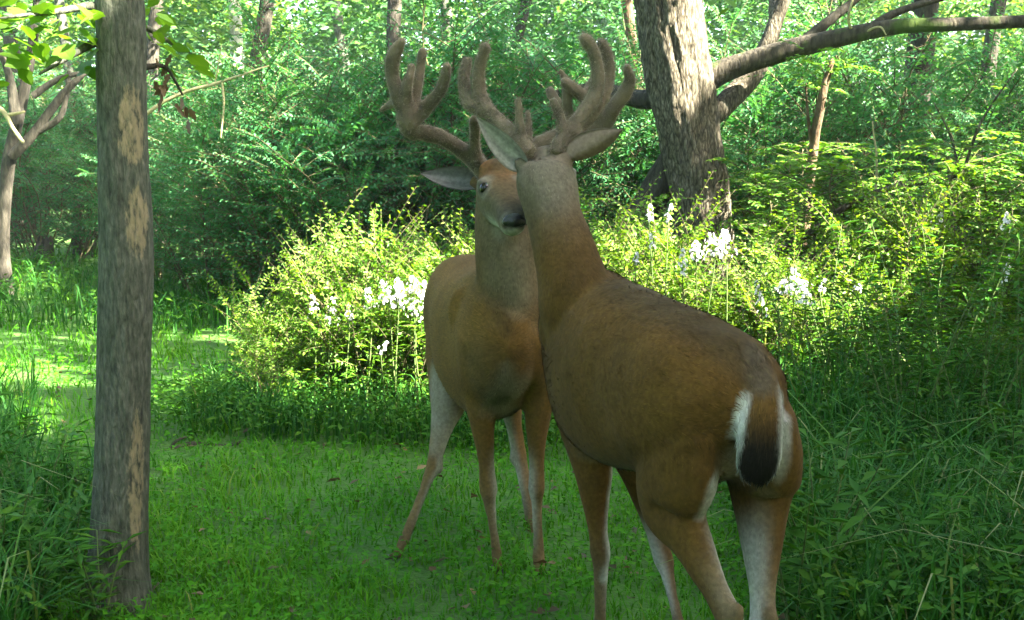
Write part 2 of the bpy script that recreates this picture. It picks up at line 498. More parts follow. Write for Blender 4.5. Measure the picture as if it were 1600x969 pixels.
def blades(name, x, y, h, w, lean, tint, mat, parent=None, z0=None):
    n = len(x)
    z = gz(x, y) - 0.01 if z0 is None else z0
    b = np.column_stack([x, y, z])
    az = rng.random(n) * 2 * np.pi
    ld = np.column_stack([np.cos(az), np.sin(az), np.zeros(n)])
    sd = np.column_stack([-np.sin(az), np.cos(az), np.zeros(n)])
    tw = rng.normal(0, 0.5, n)[:, None]
    sd = unit(sd + ld * tw)
    H, W, Ln = h[:, None], w[:, None], lean[:, None]
    up = np.array([0, 0, 1.0])
    p1 = b + up * H * 0.45 + ld * H * Ln * 0.18
    p2 = b + up * H * (0.80 - 0.16 * Ln) + ld * H * Ln * 0.52
    p3 = b + up * H * (1.0 - 0.42 * Ln) + ld * H * Ln * 1.0
    v = np.stack([b - sd * W * .5, b + sd * W * .5, p1 - sd * W * .45, p1 + sd * W * .45, p2 - sd * W * .3, p2 + sd * W * .3, p3], 1).reshape(-1, 3)
    k = np.arange(n)[:, None] * 7
    f = np.stack([k + [[0, 1, 3]], k + [[0, 3, 2]], k + [[2, 3, 5]], k + [[2, 5, 4]], k + [[4, 5, 6]]], 1).reshape(-1, 3)
    return mesh_obj(name, v, f, mat, parent, smooth=False, attrs={'tint': ('FLOAT', np.repeat(tint, 7))})

def ground_scatter(n, y0=2.3, y1=15.0, power=1.5, xm=0.62):
    """denser near, thinning with distance"""
    u = rng.random(n)
    a, b = y0 ** (1 - power), y1 ** (1 - power)
    Y = (a + u * (b - a)) ** (1 / (1 - power))
    X = (rng.random(n) * 2 - 1) * (Y * xm + 0.5)
    return X, Y
def pn(x, y, s):
    return np.array([mnoise.noise(Vector((a * s, b * s, 3.3))) for a, b in zip(x, y)])

x, y = ground_scatter(95000, 2.3, 15, 1.9)
nn = pn(x, y, 1.1); n2 = pn(x, y, 4.0)
bare = np.exp(-(((x + 0.48) / 0.14) ** 2 + ((y - 3.98) / 0.12) ** 2)) + np.exp(-(((x + 0.33) / 0.10) ** 2 + ((y - 3.78) / 0.06) ** 2))
keep = (rng.random(len(x)) > bare * 1.2) & (rng.random(len(x)) < 0.72 + 0.5 * nn)
x, y, nn, n2 = x[keep], y[keep], nn[keep], n2[keep]
edge = np.clip((np.abs(x + 0.35) - (0.9 + 0.18 * y)) / 1.2, 0, 1)       # the mown-looking path is short, its sides longer
h = (0.040 + 0.05 * rng.random(len(x)) + 0.05 * np.clip(nn + n2 * .9, -.5, 1)) * (1 + 1.2 * edge) * (1 + 0.03 * y)
grass = blades('grass', x, y, h, 0.0028 + 0.00075 * y, 0.35 + 0.8 * rng.random(len(x)), 0.42 + 0.28 * nn + 0.18 * n2 + rng.normal(0, 0.15, len(x)), M['grass'])
tag(grass, 'short lush green grass covering the path', 'grass', None, 'stuff')

x, y = ground_scatter(42000, 2.4, 12, 1.8)
c1 = pn(x, y, 1.7)
keep = (c1 > -0.12) & (rng.random(len(x)) < 0.85)
x, y, c1 = x[keep], y[keep], c1[keep]
LV = Leaves()
n = len(x); az = rng.random(n) * 6.283
LV.add(np.column_stack([x, y, gz(x, y) + 0.02 + 0.06 * rng.random(n)]), np.column_stack([np.cos(az), np.sin(az), 0.15 * rng.normal(0, 1, n)]),
       np.column_stack([rng.normal(0, .3, n), rng.normal(0, .3, n), np.ones(n)]), (0.016 + 0.016 * rng.random(n)) * (0.7 + 0.09 * y), (0.012 + 0.010 * rng.random(n)) * (0.7 + 0.09 * y), 0.40 + 0.3 * c1 + rng.normal(0, .16, n))
tag(LV.build('clover', M['grass'], wide=0.55), 'small round clover leaves low among the grass', 'clover', None, 'stuff')

x, y = ground_scatter(900, 2.4, 12, 1.8)
LV = Leaves(); n = len(x); az = rng.random(n) * 6.283
LV.add(np.column_stack([x, y, gz(x, y) + 0.02 + 0.035 * rng.random(n)]), np.column_stack([np.cos(az), np.sin(az), rng.normal(0, .25, n)]), np.column_stack([rng.normal(0, .4, (n, 2)), np.ones(n)]), 0.03 + 0.03 * rng.random(n), 0.018 + 0.02 * rng.random(n), 0.5 + rng.normal(0, .25, n))
tag(LV.build('leaf_litter', M['dead_leaf']), 'scattered brown fallen leaves in the grass', 'leaf litter', None, 'stuff')

def zone(n, pts):
    """random ground points inside the convex quad pts [(x,y)x4]"""
    a, b, c, d = [np.array(p, float) for p in pts]
    u, v = rng.random((n, 1)), rng.random((n, 1))
    q = (a * (1 - u) + b * u) * (1 - v) + (d * (1 - u) + c * u) * v
    return q[:, 0], q[:, 1]
# tall grass along both sides of the path
xs, ys, hs = [], [], []
for n_, quad, hh in ((2600, [(-2.2, 3.0), (-1.28, 3.0), (-1.55, 4.6), (-3.2, 4.6)], 0.42), (1500, [(-3.4, 4.6), (-1.9, 4.6), (-2.6, 6.6), (-4.4, 6.6)], 0.36),
                     (4200, [(0.80, 2.9), (2.4, 2.9), (3.6, 5.6), (0.85, 5.2)], 0.42), (2600, [(0.7, 5.2), (4.2, 5.2), (5.2, 7.2), (0.6, 6.8)], 0.50),
                     (1400, [(-1.6, 5.7), (0.2, 5.5), (0.2, 6.6), (-1.7, 6.8)], 0.32), (1800, [(-6.5, 9.5), (-1.0, 8.8), (-1.5, 12.5), (-8, 12.5)], 0.40)):
    a, b = zone(n_, quad)
    xs.append(a); ys.append(b); hs.append(hh * (0.45 + 0.75 * rng.random(n_)))
x, y, h = np.concatenate(xs), np.concatenate(ys), np.concatenate(hs)
xa, ya = zone(70, [(0.85, 2.9), (2.3, 2.9), (3.2, 5.0), (0.95, 4.8)])
xb, yb = zone(26, [(-2.1, 3.0), (-1.25, 3.0), (-1.5, 4.4), (-3.0, 4.4)])
NL = len(xa) + len(xb)
x, y, h = np.concatenate([x, xa, xb]), np.concatenate([y, ya, yb]), np.concatenate([h, 0.45 + 0.35 * rng.random(NL)])
tg = blades('tall_grass', x, y, h, 0.0045 + 0.0009 * y, np.concatenate([0.25 + 1.0 * rng.random(len(x) - NL) ** 1.5, 1.0 + 0.5 * rng.random(NL)]), np.concatenate([0.40 + rng.normal(0, 0.22, len(x) - NL), 0.75 + 0.3 * rng.random(NL)]), M['tallgrass'])
tag(tg, 'tall loose grass growing thick on both sides of the path', 'grass', None, 'stuff')
# small deep green herbs between the tall grass
LV = Leaves()
for n_, quad, hh, lf_ in ((9000, [(0.75, 2.9), (2.5, 2.9), (3.8, 5.6), (0.8, 5.3)], 0.36, 0.040), (9000, [(0.6, 5.2), (4.2, 5.2), (5.4, 7.4), (0.5, 6.9)], 0.52, 0.042),
                          (3500, [(-2.4, 3.0), (-1.25, 3.0), (-1.6, 4.6), (-3.2, 4.6)], 0.30, 0.045), (5000, [(-1.9, 5.6), (0.4, 5.3), (0.4, 6.6), (-1.9, 6.8)], 0.34, 0.040),
                          (5000, [(-7.5, 9.5), (-1.0, 9.0), (-1.5, 13), (-9, 13)], 0.45, 0.065)):
    a, b = zone(n_, quad); az = rng.random(n_) * 6.283
    zt = rng.random(n_) ** 0.7 * hh * (0.6 + 0.5 * pn(a, b, 2.2))
    LV.add(np.column_stack([a, b, gz(a, b) + 0.02 + np.abs(zt)]), np.column_stack([np.cos(az), np.sin(az), rng.normal(0.05, .35, n_)]), np.column_stack([rng.normal(0, .45, (n_, 2)), np.ones(n_)]),
           lf_ * (0.6 + 0.8 * rng.random(n_)), lf_ * 0.42 * (0.6 + 0.8 * rng.random(n_)), 0.45 + 0.3 * zt / hh + rng.normal(0, .2, n_))
tag(LV.build('undergrowth', M['leaf_weed']), 'low leafy undergrowth between the tall grass', 'undergrowth', None, 'stuff')

# ------------------------------------------------------------------ chosen bright spots; crown leaves are cut away along their sun lines
LIT = [(P(490, 430, 6.5), 0.32), (P(560, 480, 6.4), 0.42), (P(630, 470, 6.4), 0.40), (P(440, 520, 6.3), 0.34), (P(520, 570, 6.2), 0.30), (P(620, 560, 6.2), 0.34), (P(540, 380, 6.7), 0.30), (P(680, 520, 6.3), 0.30),
       (P(1000, 400, 6.9), 0.38), (P(1080, 400, 7.0), 0.42), (P(1160, 430, 6.9), 0.40), (P(1240, 460, 6.8), 0.40), (P(1310, 450, 6.9), 0.30), (P(1400, 370, 7.6), 0.32), (P(1480, 390, 7.4), 0.25), (P(1120, 500, 6.6), 0.30), (P(1280, 540, 6.3), 0.20), (P(1450, 520, 6.3), 0.16), (P(1380, 560, 6.2), 0.14),
       (P(1078, 25, 8.75), 0.27), (P(1090, 90, 8.75), 0.20), (P(1100, 150, 8.75), 0.09), (P(1112, 215, 8.8), 0.06), (P(1112, 380, 8.75), 0.28), (P(1105, 320, 8.8), 0.10), (P(1220, 20, 9.0), 0.20),
       (P(1340, 150, 8.0), 0.36), (P(1430, 210, 8.0), 0.34), (P(1520, 240, 8.0), 0.32), (P(1570, 120, 8.0), 0.22), (P(1350, 280, 8.0), 0.22),
       (P(30, 590, 7.3), 0.17), (P(100, 600, 7.0), 0.13), (P(140, 600, 7.1), 0.10), (P(-40, 600, 7.2), 0.2), (P(80, 640, 6.4), 0.08),
       (P(1390, 110, 8.0), 0.3), (P(1480, 130, 8.0), 0.3), (P(1550, 190, 8.0), 0.3), (P(1300, 210, 8.2), 0.25), (P(1450, 300, 7.8), 0.2), (P(1590, 300, 7.8), 0.2),
       
       (P(285, 70, 3.7), 0.14), (P(60, 40, 3.4), 0.20), (P(110, 60, 3.45), 0.10),
       (P(520, 340, 8.5), 0.2), (P(980, 240, 9.5), 0.3), (P(1200, 300, 9), 0.25)]
LIT += [(P(220 + 520 * rng.random(), 60 + 330 * rng.random() ** 1.0, 10.0 + rng.random()), 0.08 + 0.12 * rng.random()) for q in range(34)]
LIT += [(P(400 + 260 * rng.random(), 590 + 60 * rng.random(), 6.0), 0.05 + 0.08 * rng.random()) for q in range(9)]
LIT += [(P(1250 + 340 * rng.random(), 500 + 130 * rng.random(), 6.1), 0.03 + 0.05 * rng.random()) for q in range(16)]
LC = np.array([tuple(c) for c, r in LIT]); LR = np.array([r for c, r in LIT])
Sn = np.array(S)
def lit_keep(p):
    """leaves that would stand in a sunbeam reaching one of the bright spots are removed: crown gaps shaped for the light"""
    k = np.ones(len(p), bool)
    for c, r in zip(LC, LR):
        d = p - c
        al = d @ Sn
        dist = np.linalg.norm(d - al[:, None] * Sn, axis=1)
        k &= ~((al > 0.9) & (dist < r))
    return k

def crown_leaves(c, rx, rz, n, leaf, tint=0.5, clumps=26, clump_r=0.3):
    LV = Leaves()
    cc = rng.normal(0, 1, (clumps, 3)); cc = unit(cc) * (rng.random((clumps, 1)) ** 0.4)
    cc = cc * np.array([rx, rx, rz])
    k = rng.integers(0, clumps, n)
    off = unit(rng.normal(0, 1, (n, 3))) * (rng.random((n, 1)) ** 0.45) * clump_r * rx * np.array([1, 1, 0.75])
    p = cc[k] + off + np.array(c)
    az = rng.random(n) * 6.283
    LV.add(p, np.column_stack([np.cos(az), np.sin(az), rng.normal(-.2, .3, n)]), np.column_stack([rng.normal(0, .5, (n, 2)), np.ones(n)]), leaf * (0.6 + 0.8 * rng.random(n)), leaf * 0.6 * (0.6 + 0.8 * rng.random(n)), tint + 0.15 * rng.normal(0, 1, clumps)[k] + rng.normal(0, .15, n))
    return LV, cc + np.array(c)

def limbs(T, top, base, cc, r, off=None):
    for q in cc[::2]:
        m = (np.array(base) + q) / 2 + np.array([0, 0, 0.2])
        if off is not None:
            u = np.linspace(0, 1, 12)[:, None]
            if not lit_keep(np.vstack([base * (1 - u) + m * u, m * (1 - u) + q * u]) + off).all():
                continue
        T.add([base, m, q], [r, r * .6, r * .2], 5, 3)

# ------------------------------------------------------------------ the slender rubbed trunk beside the path
tb = P(181, 962, 3.55)
tb = G(tb.x, tb.y)
lt = thing('slender_tree', tb, 'slender grey brown tree with bark rubbed pale, beside the grass path', 'tree')
pts = [G(tb.x, tb.y, -0.06)] + [P(a, b, 3.55) for a, b in ((184, 860), (190, 720), (195, 560), (197, 400), (193, 260), (189, 120), (186, 0))]
pts += [Vector((pts[-1].x - .03, 3.56, 2.6)), Vector((pts[-1].x - .05, 3.6, 4.4)), Vector((pts[-1].x + .1, 3.65, 6.6))]
k = RR(1, 3.55)
rad = [46 * k, 42 * k, 41 * k, 40 * k, 40 * k, 38 * k, 36.5 * k, 36 * k, 33 * k, 25 * k, 8 * k]
FRONT = 1.5 * math.pi
ph = None
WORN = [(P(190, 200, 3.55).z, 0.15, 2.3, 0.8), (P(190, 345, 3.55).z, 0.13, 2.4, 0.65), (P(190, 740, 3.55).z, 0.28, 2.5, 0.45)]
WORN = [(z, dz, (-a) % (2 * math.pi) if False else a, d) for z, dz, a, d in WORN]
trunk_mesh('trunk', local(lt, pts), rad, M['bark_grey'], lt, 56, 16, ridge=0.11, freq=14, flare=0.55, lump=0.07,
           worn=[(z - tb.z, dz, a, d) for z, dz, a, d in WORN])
LV, cc = crown_leaves(np.array([0.1, 0.2, 6.0]), 1.7, 1.6, 5200, 0.13)
off = np.array(tb)
LV.build('crown', M['leaf_tree'], lt, keep=lambda p: lit_keep(p + off))
T = Tubes(); limbs(T, None, (0.05, 0.05, 4.6), cc, 0.03); T.build('limb', M['bark_grey'], lt)

# one broad leaf, shared by the low branches
def broad_leaf_mesh(name, mat, L=0.085, W=0.075, lob=0.28):
    V, F, Tt = [(0, 0, 0)], [], [0.5]
    n = 9
    prof = []
    for i in range(1, n):
        u = i / n
        w = W * 0.5 * (math.sin(math.pi * u ** 0.75) ** 0.9) * (1 + lob * math.sin(u * 3 * 2 * math.pi))
        prof.append((L * u, max(w, 0.004)))
    for (a, w) in prof:
        V += [(a, w, 0.15 * w - 0.9 * a * a), (a, 0, -0.012 * 0 - 0.9 * a * a), (a, -w, 0.15 * w - 0.9 * a * a)]
    V.append((L, 0, -0.9 * L * L))
    F += [(0, 2, 1), (0, 3, 2)]
    for i in range(n - 2):
        b = 1 + i * 3
        F += [(b, b + 1, b + 4, b + 3), (b + 1, b + 2, b + 5, b + 4)]
    b = 1 + (n - 2) * 3
    F += [(b, b + 1, len(V) - 1), (b + 1, b + 2, len(V) - 1)]
    me = bpy.data.meshes.new(name); me.from_pydata(V, [], F); me.materials.append(mat)
    a = me.attributes.new('tint', 'FLOAT', 'POINT'); a.data.foreach_set('value', np.full(len(V), 0.6, np.float32))
    return me
LEAFM = [broad_leaf_mesh('leaf', M['leaf_tree'], 0.065, 0.045, 0.16), broad_leaf_mesh('leaf', M['leaf_tree'], 0.06, 0.032, 0.08), broad_leaf_mesh('leaf', M['leaf_tree'], 0.078, 0.05, 0.18)]
DEADM = [broad_leaf_mesh('dead_leaf', M['dead_leaf'], 0.040, 0.022, 0.3), broad_leaf_mesh('dead_leaf', M['dead_leaf'], 0.05, 0.018, 0.4)]
def put_leaves(parent, root, centers, spread, count, meshes, name='leaf', hang=0.5, size=1.0):
    for i in range(count):
        c = centers[i % len(centers)]
        o = link(name, meshes[i % len(meshes)], parent)
        o.location = Vector(c) + Vector((rng.normal(0, spread), rng.normal(0, spread), rng.normal(0, spread * 0.7))) - root.location
        o.rotation_euler = (rng.normal(0, 0.5 if name == 'leaf' else 1.2), hang * (0.3 + rng.random()), rng.random() * 6.283)
        o.scale = [size * (0.75 + 0.5 * rng.random())] * 3
def branch(root, pts, rad, mat, name='branch', sides=7):
    T = Tubes(); T.add(local(root, pts), rad, sides, 5, wob=0.006)
    return T.build(name, mat, root)
b1 = branch(lt, [P(175, 70, 3.55), P(148, 66, 3.52), P(110, 85, 3.45), P(60, 115, 3.4)], [.020, .014, .009, .004], M['bark_grey'])
put_leaves(b1, lt, [P(70, 105, 3.4), P(100, 70, 3.45), P(130, 95, 3.5), P(115, 45, 3.45)], 0.04, 18, LEAFM)
b2 = branch(lt, [P(180, 20, 3.55), P(140, 8, 3.5), P(80, 20, 3.4), P(0, 30, 3.3)], [.018, .012, .008, .003], M['bark_grey'])
put_leaves(b2, lt, [P(0, 30, 3.3), P(30, 20, 3.35), P(60, 35, 3.4), P(85, 12, 3.4), P(110, 28, 3.42), P(140, 15, 3.5), P(15, 70, 3.3), P(45, 60, 3.35)], 0.045, 46, LEAFM)
b3 = branch(lt, [P(200, 40, 3.58), P(232, 45, 3.62), P(270, 70, 3.7), P(300, 85, 3.72)], [.012, .009, .005, .002], M['bark_grey'])
put_leaves(b3, lt, [P(245, 45, 3.65), P(265, 70, 3.68), P(285, 85, 3.7), P(255, 85, 3.68), P(240, 20, 3.65)], 0.032, 22, LEAFM)
b4 = branch(lt, [P(205, 112, 3.56), P(235, 105, 3.62), P(262, 108, 3.68), P(285, 150, 3.7)], [.012, .009, .006, .003], M['bark_dark'])
put_leaves(b4, lt, [P(240, 100, 3.64), P(262, 110, 3.67), P(258, 130, 3.68), P(275, 140, 3.69), P(283, 170, 3.7)], 0.02, 26, DEADM, 'dead_leaf', 1.2)

# ------------------------------------------------------------------ the big rough trunk with limbs
rb = G(P(1112, 527, 9.0).x, 9.0)
rt = thing('rough_bark_tree', rb, 'large leaning tree with rough sunlit bark and a broken side branch', 'tree')
k = RR(1, 9.0)
pts = [Vector((rb.x, 9.0, rb.z - 0.1))] + [P(a, b, 9.0) for a, b in ((1112, 480), (1104, 400), (1094, 310), (1078, 215), (1062, 120), (1048, 30), (1036, -60))]
pts += [Vector((pts[-1].x - .2, 9.1, 4.2)), Vector((pts[-1].x - .45, 9.2, 6.6)), Vector((pts[-1].x - .5, 9.3, 9.0))]
trunk_mesh('trunk', local(rt, pts), [60 * k, 50 * k, 45 * k, 44 * k, 47 * k, 50 * k, 50 * k, 50 * k, 46 * k, 34 * k, 12 * k], M['bark_rough'], rt, 72, 16, ridge=0.20, freq=10, flare=0.3, lump=0.06)
def limb(root, pts, rad, mat, name='limb', ridge=0.12, sides=22, per=10):
    return trunk_mesh(name, local(root, pts), rad, mat, root, sides, per, ridge=ridge, freq=6, lump=0.10)
limb(rt, [P(1080, 215, 9.2), P(1050, 262, 9.25), P(1018, 312, 9.3), P(990, 365, 9.3), P(972, 430, 9.3), P(962, 500, 9.3)], [.12, .125, .12, .12, .13, .15], M['bark_dark'], 'limb')
limb(rt, [P(1060, 155, 9.1), P(1130, 112, 9.0), P(1220, 82, 8.9), P(1310, 60, 8.8), P(1400, 42, 8.7), P(1500, 38, 8.6), P(1620, 33, 8.5), P(1760, 30, 8.4)], [.12, .085, .075, .066, .055, .048, .044, .04], M['bark_moss'], 'limb', per=8)
br = limb(rt, [P(1085, 200, 9.0), P(1130, 165, 9.1), P(1175, 118, 9.25), P(1200, 70, 9.3), P(1215, 25, 9.35), P(1232, -20, 9.4)], [.10, .085, .080, .065, .055, .05], M['bark_rough'], 'broken_branch')
limb(rt, [P(1240, 80, 8.9), P(1280, 45, 8.95), P(1330, 5, 9.0), P(1370, -30, 9.0)], [.05, .04, .03, .02], M['bark_dark'], 'limb', sides=12)
limb(rt, [P(1330, 62, 8.8), P(1400, 20, 8.9), P(1480, -5, 9.0)], [.035, .028, .02], M['bark_dark'], 'limb', sides=12)
limb(rt, [P(1040, 150, 9.2), P(1000, 155, 9.3), P(930, 140, 9.6), P(860, 150, 10.0)], [.09, .07, .055, .04], M['bark_dark'], 'limb', sides=14)
LV, cc = crown_leaves(np.array([-0.8, 0.5, 8.2]), 2.6, 1.8, 4500, 0.17)
off2 = np.array(rb)
LV.build('crown', M['leaf_tree'], rt, keep=lambda p: lit_keep(p + off2))
T = Tubes(); limbs(T, None, (-0.65, 0.1, 6.0), cc, 0.06); T.build('limb', M['bark_rough'], rt)
twg = branch(rt, [P(1335, 55, 8.78), P(1325, 30, 8.7), P(1332, 0, 8.7)], [.012, .010, .008], M['twig_pale'], 'twig')
branch(rt, [P(1340, 75, 8.78), P(1355, 50, 8.7), P(1375, 42, 8.65), P(1385, 55, 8.6)], [.010, .009, .007, .004], M['twig_pale'], 'twig')
# leaves hanging in at the top edge
b5 = branch(rt, [P(1100, -40, 8.6), P(1120, -15, 8.3), P(1135, 5, 8.2)], [.012, .008, .004], M['twig'])
put_leaves(b5, rt, [P(1130, 0, 8.2), P(1140, 10, 8.2)], 0.03, 5, LEAFM, size=1.6)

# ------------------------------------------------------------------ forked small tree at the edge of the clearing
fb = GP(8, 11.0)
ft = thing('forked_tree', fb, 'small dark forked tree with a bent lower branch at the clearing edge', 'tree')
k = RR(1, 11.0)
Y_ = 11.0
trunk_mesh('trunk', local(ft, [G(fb.x, Y_, -.06), P(6, 400, Y_), P(8, 320, Y_), P(14, 250, Y_), P(26, 195, Y_), P(40, 130, Y_), P(52, 60, Y_), P(60, -20, Y_), P(70, -160, Y_)]),
           [12 * k, 9 * k, 9 * k, 10 * k, 9 * k, 8 * k, 7 * k, 6 * k, 4 * k], M['bark_dark'], ft, 28, 9, ridge=0.14, flare=.3)
for pp, rr in (([(18, 245), (50, 212), (85, 165), (105, 140), (135, 112)], (9, 8, 7, 6, 4)), ([(26, 195), (20, 150), (12, 110), (-5, 70)], (10, 8, 6, 4)),
               ([(60, 205), (92, 185), (104, 150), (108, 110)], (6, 5, 4, 3)), ([(52, 150), (80, 130), (110, 118), (150, 112)], (6, 5, 4, 3))):
    limb(ft, [P(a, b, Y_ - 0.05) for a, b in pp], [r * k for r in rr], M['bark_dark'], 'limb', sides=10, per=6)
branch(ft, [P(-30, 150, Y_ - .2), P(5, 175, Y_ - .25), P(20, 200, Y_ - .25), P(36, 222, Y_ - .25)], [4 * k, 4 * k, 3 * k, 3 * k], M['twig_pale'], 'dead_twig')
branch(ft, [P(10, 180, Y_ - .25), P(38, 175, Y_ - .25)], [3 * k, 2 * k], M['twig_pale'], 'dead_twig')
LV, cc = crown_leaves(np.array([0.3, 0, 3.6]), 1.5, 1.0, 2600, 0.12)
LV.build('crown', M['leaf_tree'], ft)

# ------------------------------------------------------------------ trees further back: trunk and crown each
far_crowns = []
for q in range(3):
    LV, cc = crown_leaves(np.array([0, 0, 6.8]), 1.7, 2.0, 1700, 0.17, clumps=16)
    T = Tubes(); limbs(T, None, (0, 0, 4.6), cc, 0.05)
    h = thing('tmp', (0, 0, 0), 'x', 'x')
    a = LV.build('crown', M['leaf_far'], h); b = T.build('limb', M['bark_dark'], h)
    far_crowns.append((a.data, b.data))
    for o in (a, b, h): bpy.data.objects.remove(o)
FAR = [(120, 15, 8, 'bark_grey', 'thin grey tree behind the forked tree'), (247, 17, 11, 'bark_dark', 'dark tree showing beside the slender rubbed trunk'), (376, 22, 11, 'bark_pale', 'pale sunlit tree far back above the brush'),
       (408, 19, 13, 'bark_dark', 'dark tree next to the pale far tree'), (618, 14, 12, 'bark_dark', 'dark tree behind the palmate antler'), (702, 21, 10, 'bark_grey', 'far grey tree between the two bucks antlers'),
       (812, 18, 9, 'bark_dark', 'slim dark tree behind the upright tines'), (985, 16, 9, 'bark_brown', 'slim brown tree close behind the big rough trunk'), (1422, 12, 22, 'bark_dark', 'stout dark tree behind the feathery sapling'),
       (1190, 17, 11, 'bark_dark', 'dark tree seen below the mossy limb'), (1545, 15, 12, 'bark_dark', 'dark tree beyond the arching branch'), (40, 20, 12, 'bark_dark', 'dark tree far behind the forked tree'), (1300, 20, 10, 'bark_grey', 'grey tree far behind the mossy limb'), (530, 20, 9, 'bark_grey', 'grey tree far behind the brush')]
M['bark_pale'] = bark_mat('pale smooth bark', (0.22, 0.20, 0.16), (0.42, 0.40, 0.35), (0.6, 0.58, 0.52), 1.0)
for i, (px, Y_, rp, mt, lab) in enumerate(FAR):
    b = GP(px, Y_)
    t = thing('tree', b, lab, 'tree', 'trees standing in the wood behind')
    r = RR(rp, Y_)
    w = rng.normal(0, 0.12, 8)
    trunk_mesh('trunk', [(0, 0, -.1), (w[0] * .5, 0, .9), (w[1], w[2], 2.2), (w[3] * 1.5, w[4], 4.2), (w[3] * 1.5, w[4], 6.4)], [r * 1.15, r, r * .95, r * .8, r * .3], M[mt], t, 24, 9, ridge=0.12, flare=.35)
    a, l = far_crowns[i % 3]
    for nm, me in (('crown', a), ('limb', l)):
        o = link(nm, me, t); o.rotation_euler = (0, 0, rng.random() * 6.28); s_ = 0.85 + 0.4 * rng.random(); o.scale = (s_, s_, s_)

# ------------------------------------------------------------------ unseen trees added beside and behind the view to shade the clearing
SHADE = [((4.3, -3.0), 'unseen leafy tree added to shade the path beside the clearing'), ((9.2, -2.0), 'unseen leafy tree added to shade the bucks from the sunny side'), ((7.6, 2.6), 'unseen leafy tree added to shade the flowering bushes'), ((12.0, 3.2), 'unseen leafy tree added for shade on the sunny edge of the wood'), ((5.9, -0.2), 'unseen leafy tree added to shade both bucks'), ((4.6, 6.6), 'unseen leafy tree added to shade the far end of the path'), ((9.6, 7.4), 'unseen leafy tree added to shade the wood behind the rough trunk'), ((13.5, 9.5), 'unseen leafy tree added for shade at the edge of the far brush'), ((0.6, -3.6), 'unseen leafy tree added to shade the near grass'), ((-4.2, -0.6), 'unseen leafy tree added to shade the slender trunk'), ((-5.2, 3.4), 'unseen leafy tree added for shade at the near side of the path')]
for (x_, y_), lab in SHADE:
    b = G(x_, y_)
    t = thing('added_shade_tree', b, lab, 'tree', 'unseen trees added to shade the clearing')
    trunk_mesh('trunk', [(0, 0, -.1), (0.05, 0, 1.5), (-.08, .05, 3.5), (0, 0, 6.0), (0, 0, 8)], [.22, .18, .16, .12, .05], M['bark_dark'], t, 24, 8, ridge=.15, flare=.3)
    LV, cc = crown_leaves(np.array([0, 0, 6.8]), 3.2, 1.7, 7000 if y_ > 6 else 15000 if x_ > 2 else 4000, 0.19, clumps=54, clump_r=0.24)
    ob_ = np.array(b)
    LV.build('crown', M['leaf_tree'], t, keep=lambda p: lit_keep(p + ob_))
    T = Tubes(); T.add([(0, 0, 5), (0, 0, 7.5)], [.06, .03]); limbs(T, None, np.array([0, 0, 5.0]), cc, 0.05, ob_); T.build('limb', M['bark_dark'], t)

# ------------------------------------------------------------------ shrubs
def proto(fn):
    T, LV = fn
    h = thing('tmp', (0, 0, 0), 'x', 'x')
    a = T.build('stem', M['twig'], h).data; b = LV.build('foliage', M['leaf_shrub'], h).data
    for o in list(h.children) + [h]: bpy.data.objects.remove(o)
    return a, b
def set_mat(me, m):
    me.materials[0] = m
    return me
PS = [proto(shrub_data(1.15, 0.55, 20, 17, 20, 0.040, 0.5, 0.6, flat=0.35, lean=1.1)), proto(shrub_data(1.0, 0.62, 22, 15, 20, 0.036, 0.52, 0.65, flat=0.3, lean=1.4)), proto(shrub_data(1.25, 0.48, 16, 20, 20, 0.042, 0.48, 0.55, flat=0.35, lean=1.6))]
PF = [proto(shrub_data(1.9, 0.85, 9, 20, 24, 0.064, 0.40, 0.5, flat=0.95, lean=0.15, low=0.25, droop=0.05)), proto(shrub_data(1.6, 0.9, 8, 20, 24, 0.060, 0.40, 0.5, flat=0.95, lean=0.2, low=0.2, droop=0.05))]
PT = [proto(shrub_data(2.6, 1.25, 22, 22, 34, 0.056, 0.5, 0.5, flat=0.1, low=0.06, lean=0.8)), proto(shrub_data(2.3, 1.4, 24, 20, 34, 0.052, 0.5, 0.45, flat=0.1, low=0.05, lean=0.7)), proto(shrub_data(3.0, 1.1, 20, 24, 34, 0.058, 0.48, 0.5, flat=0.1, low=0.06, lean=1.0))]
for a, b in PF: set_mat(b, M['leaf_fern'])
for a, b in PT: set_mat(b, M['leaf_teal'])
def shrub(pr, px, Y, sc, name, label, group):
    b = GP(px, Y)
    t = thing(name, b, label, 'shrub', group, rng.random() * 6.28, sc)
    link('stem', pr[0], t); link('foliage', pr[1], t)
    return t
FRONT_S = [(428, 6.2, .52, 'low bush at the open path end of the flowering row'), (482, 6.6, .86, 'tall sunlit bush overhanging the grass path'), (548, 6.5, .90, 'sunlit bush among white blossoms left of the facing buck'.replace("left of", "beside")), (615, 6.4, .88, 'sunlit bush thick with white blossoms behind the facing buck'), (690, 6.7, .95, 'bush behind the facing bucks shoulder'), (770, 6.6, .90, 'bush glimpsed between the facing bucks legs'), (860, 6.7, .95, 'bush hidden behind the two bucks'),
           (945, 6.9, .95, 'sunlit bush behind the neck of the turned buck'), (1015, 7.1, .98, 'sunlit bush with thin flower spikes before the rough trunk'), (1085, 6.9, .58, 'bush at the foot of the big rough trunk'), (1150, 7.3, .66, 'bush beside the foot of the rough trunk'), (1215, 6.8, .75, 'sunlit bush with dense white flowers over the bucks rump'), (1290, 7.0, .95, 'bush beside the white flowers and under the arching branch'), (1365, 6.7, .58, 'bush under the feathery sapling'), (1440, 7.1, 1.05, 'bush in front of the stout dark tree'), (1520, 6.6, .60, 'bush among tall dark grass'), (1590, 7.0, 1.05, 'bush carrying the single tall flower spike'), (1680, 6.8, 1.0, 'bush past the single tall flower spike')]
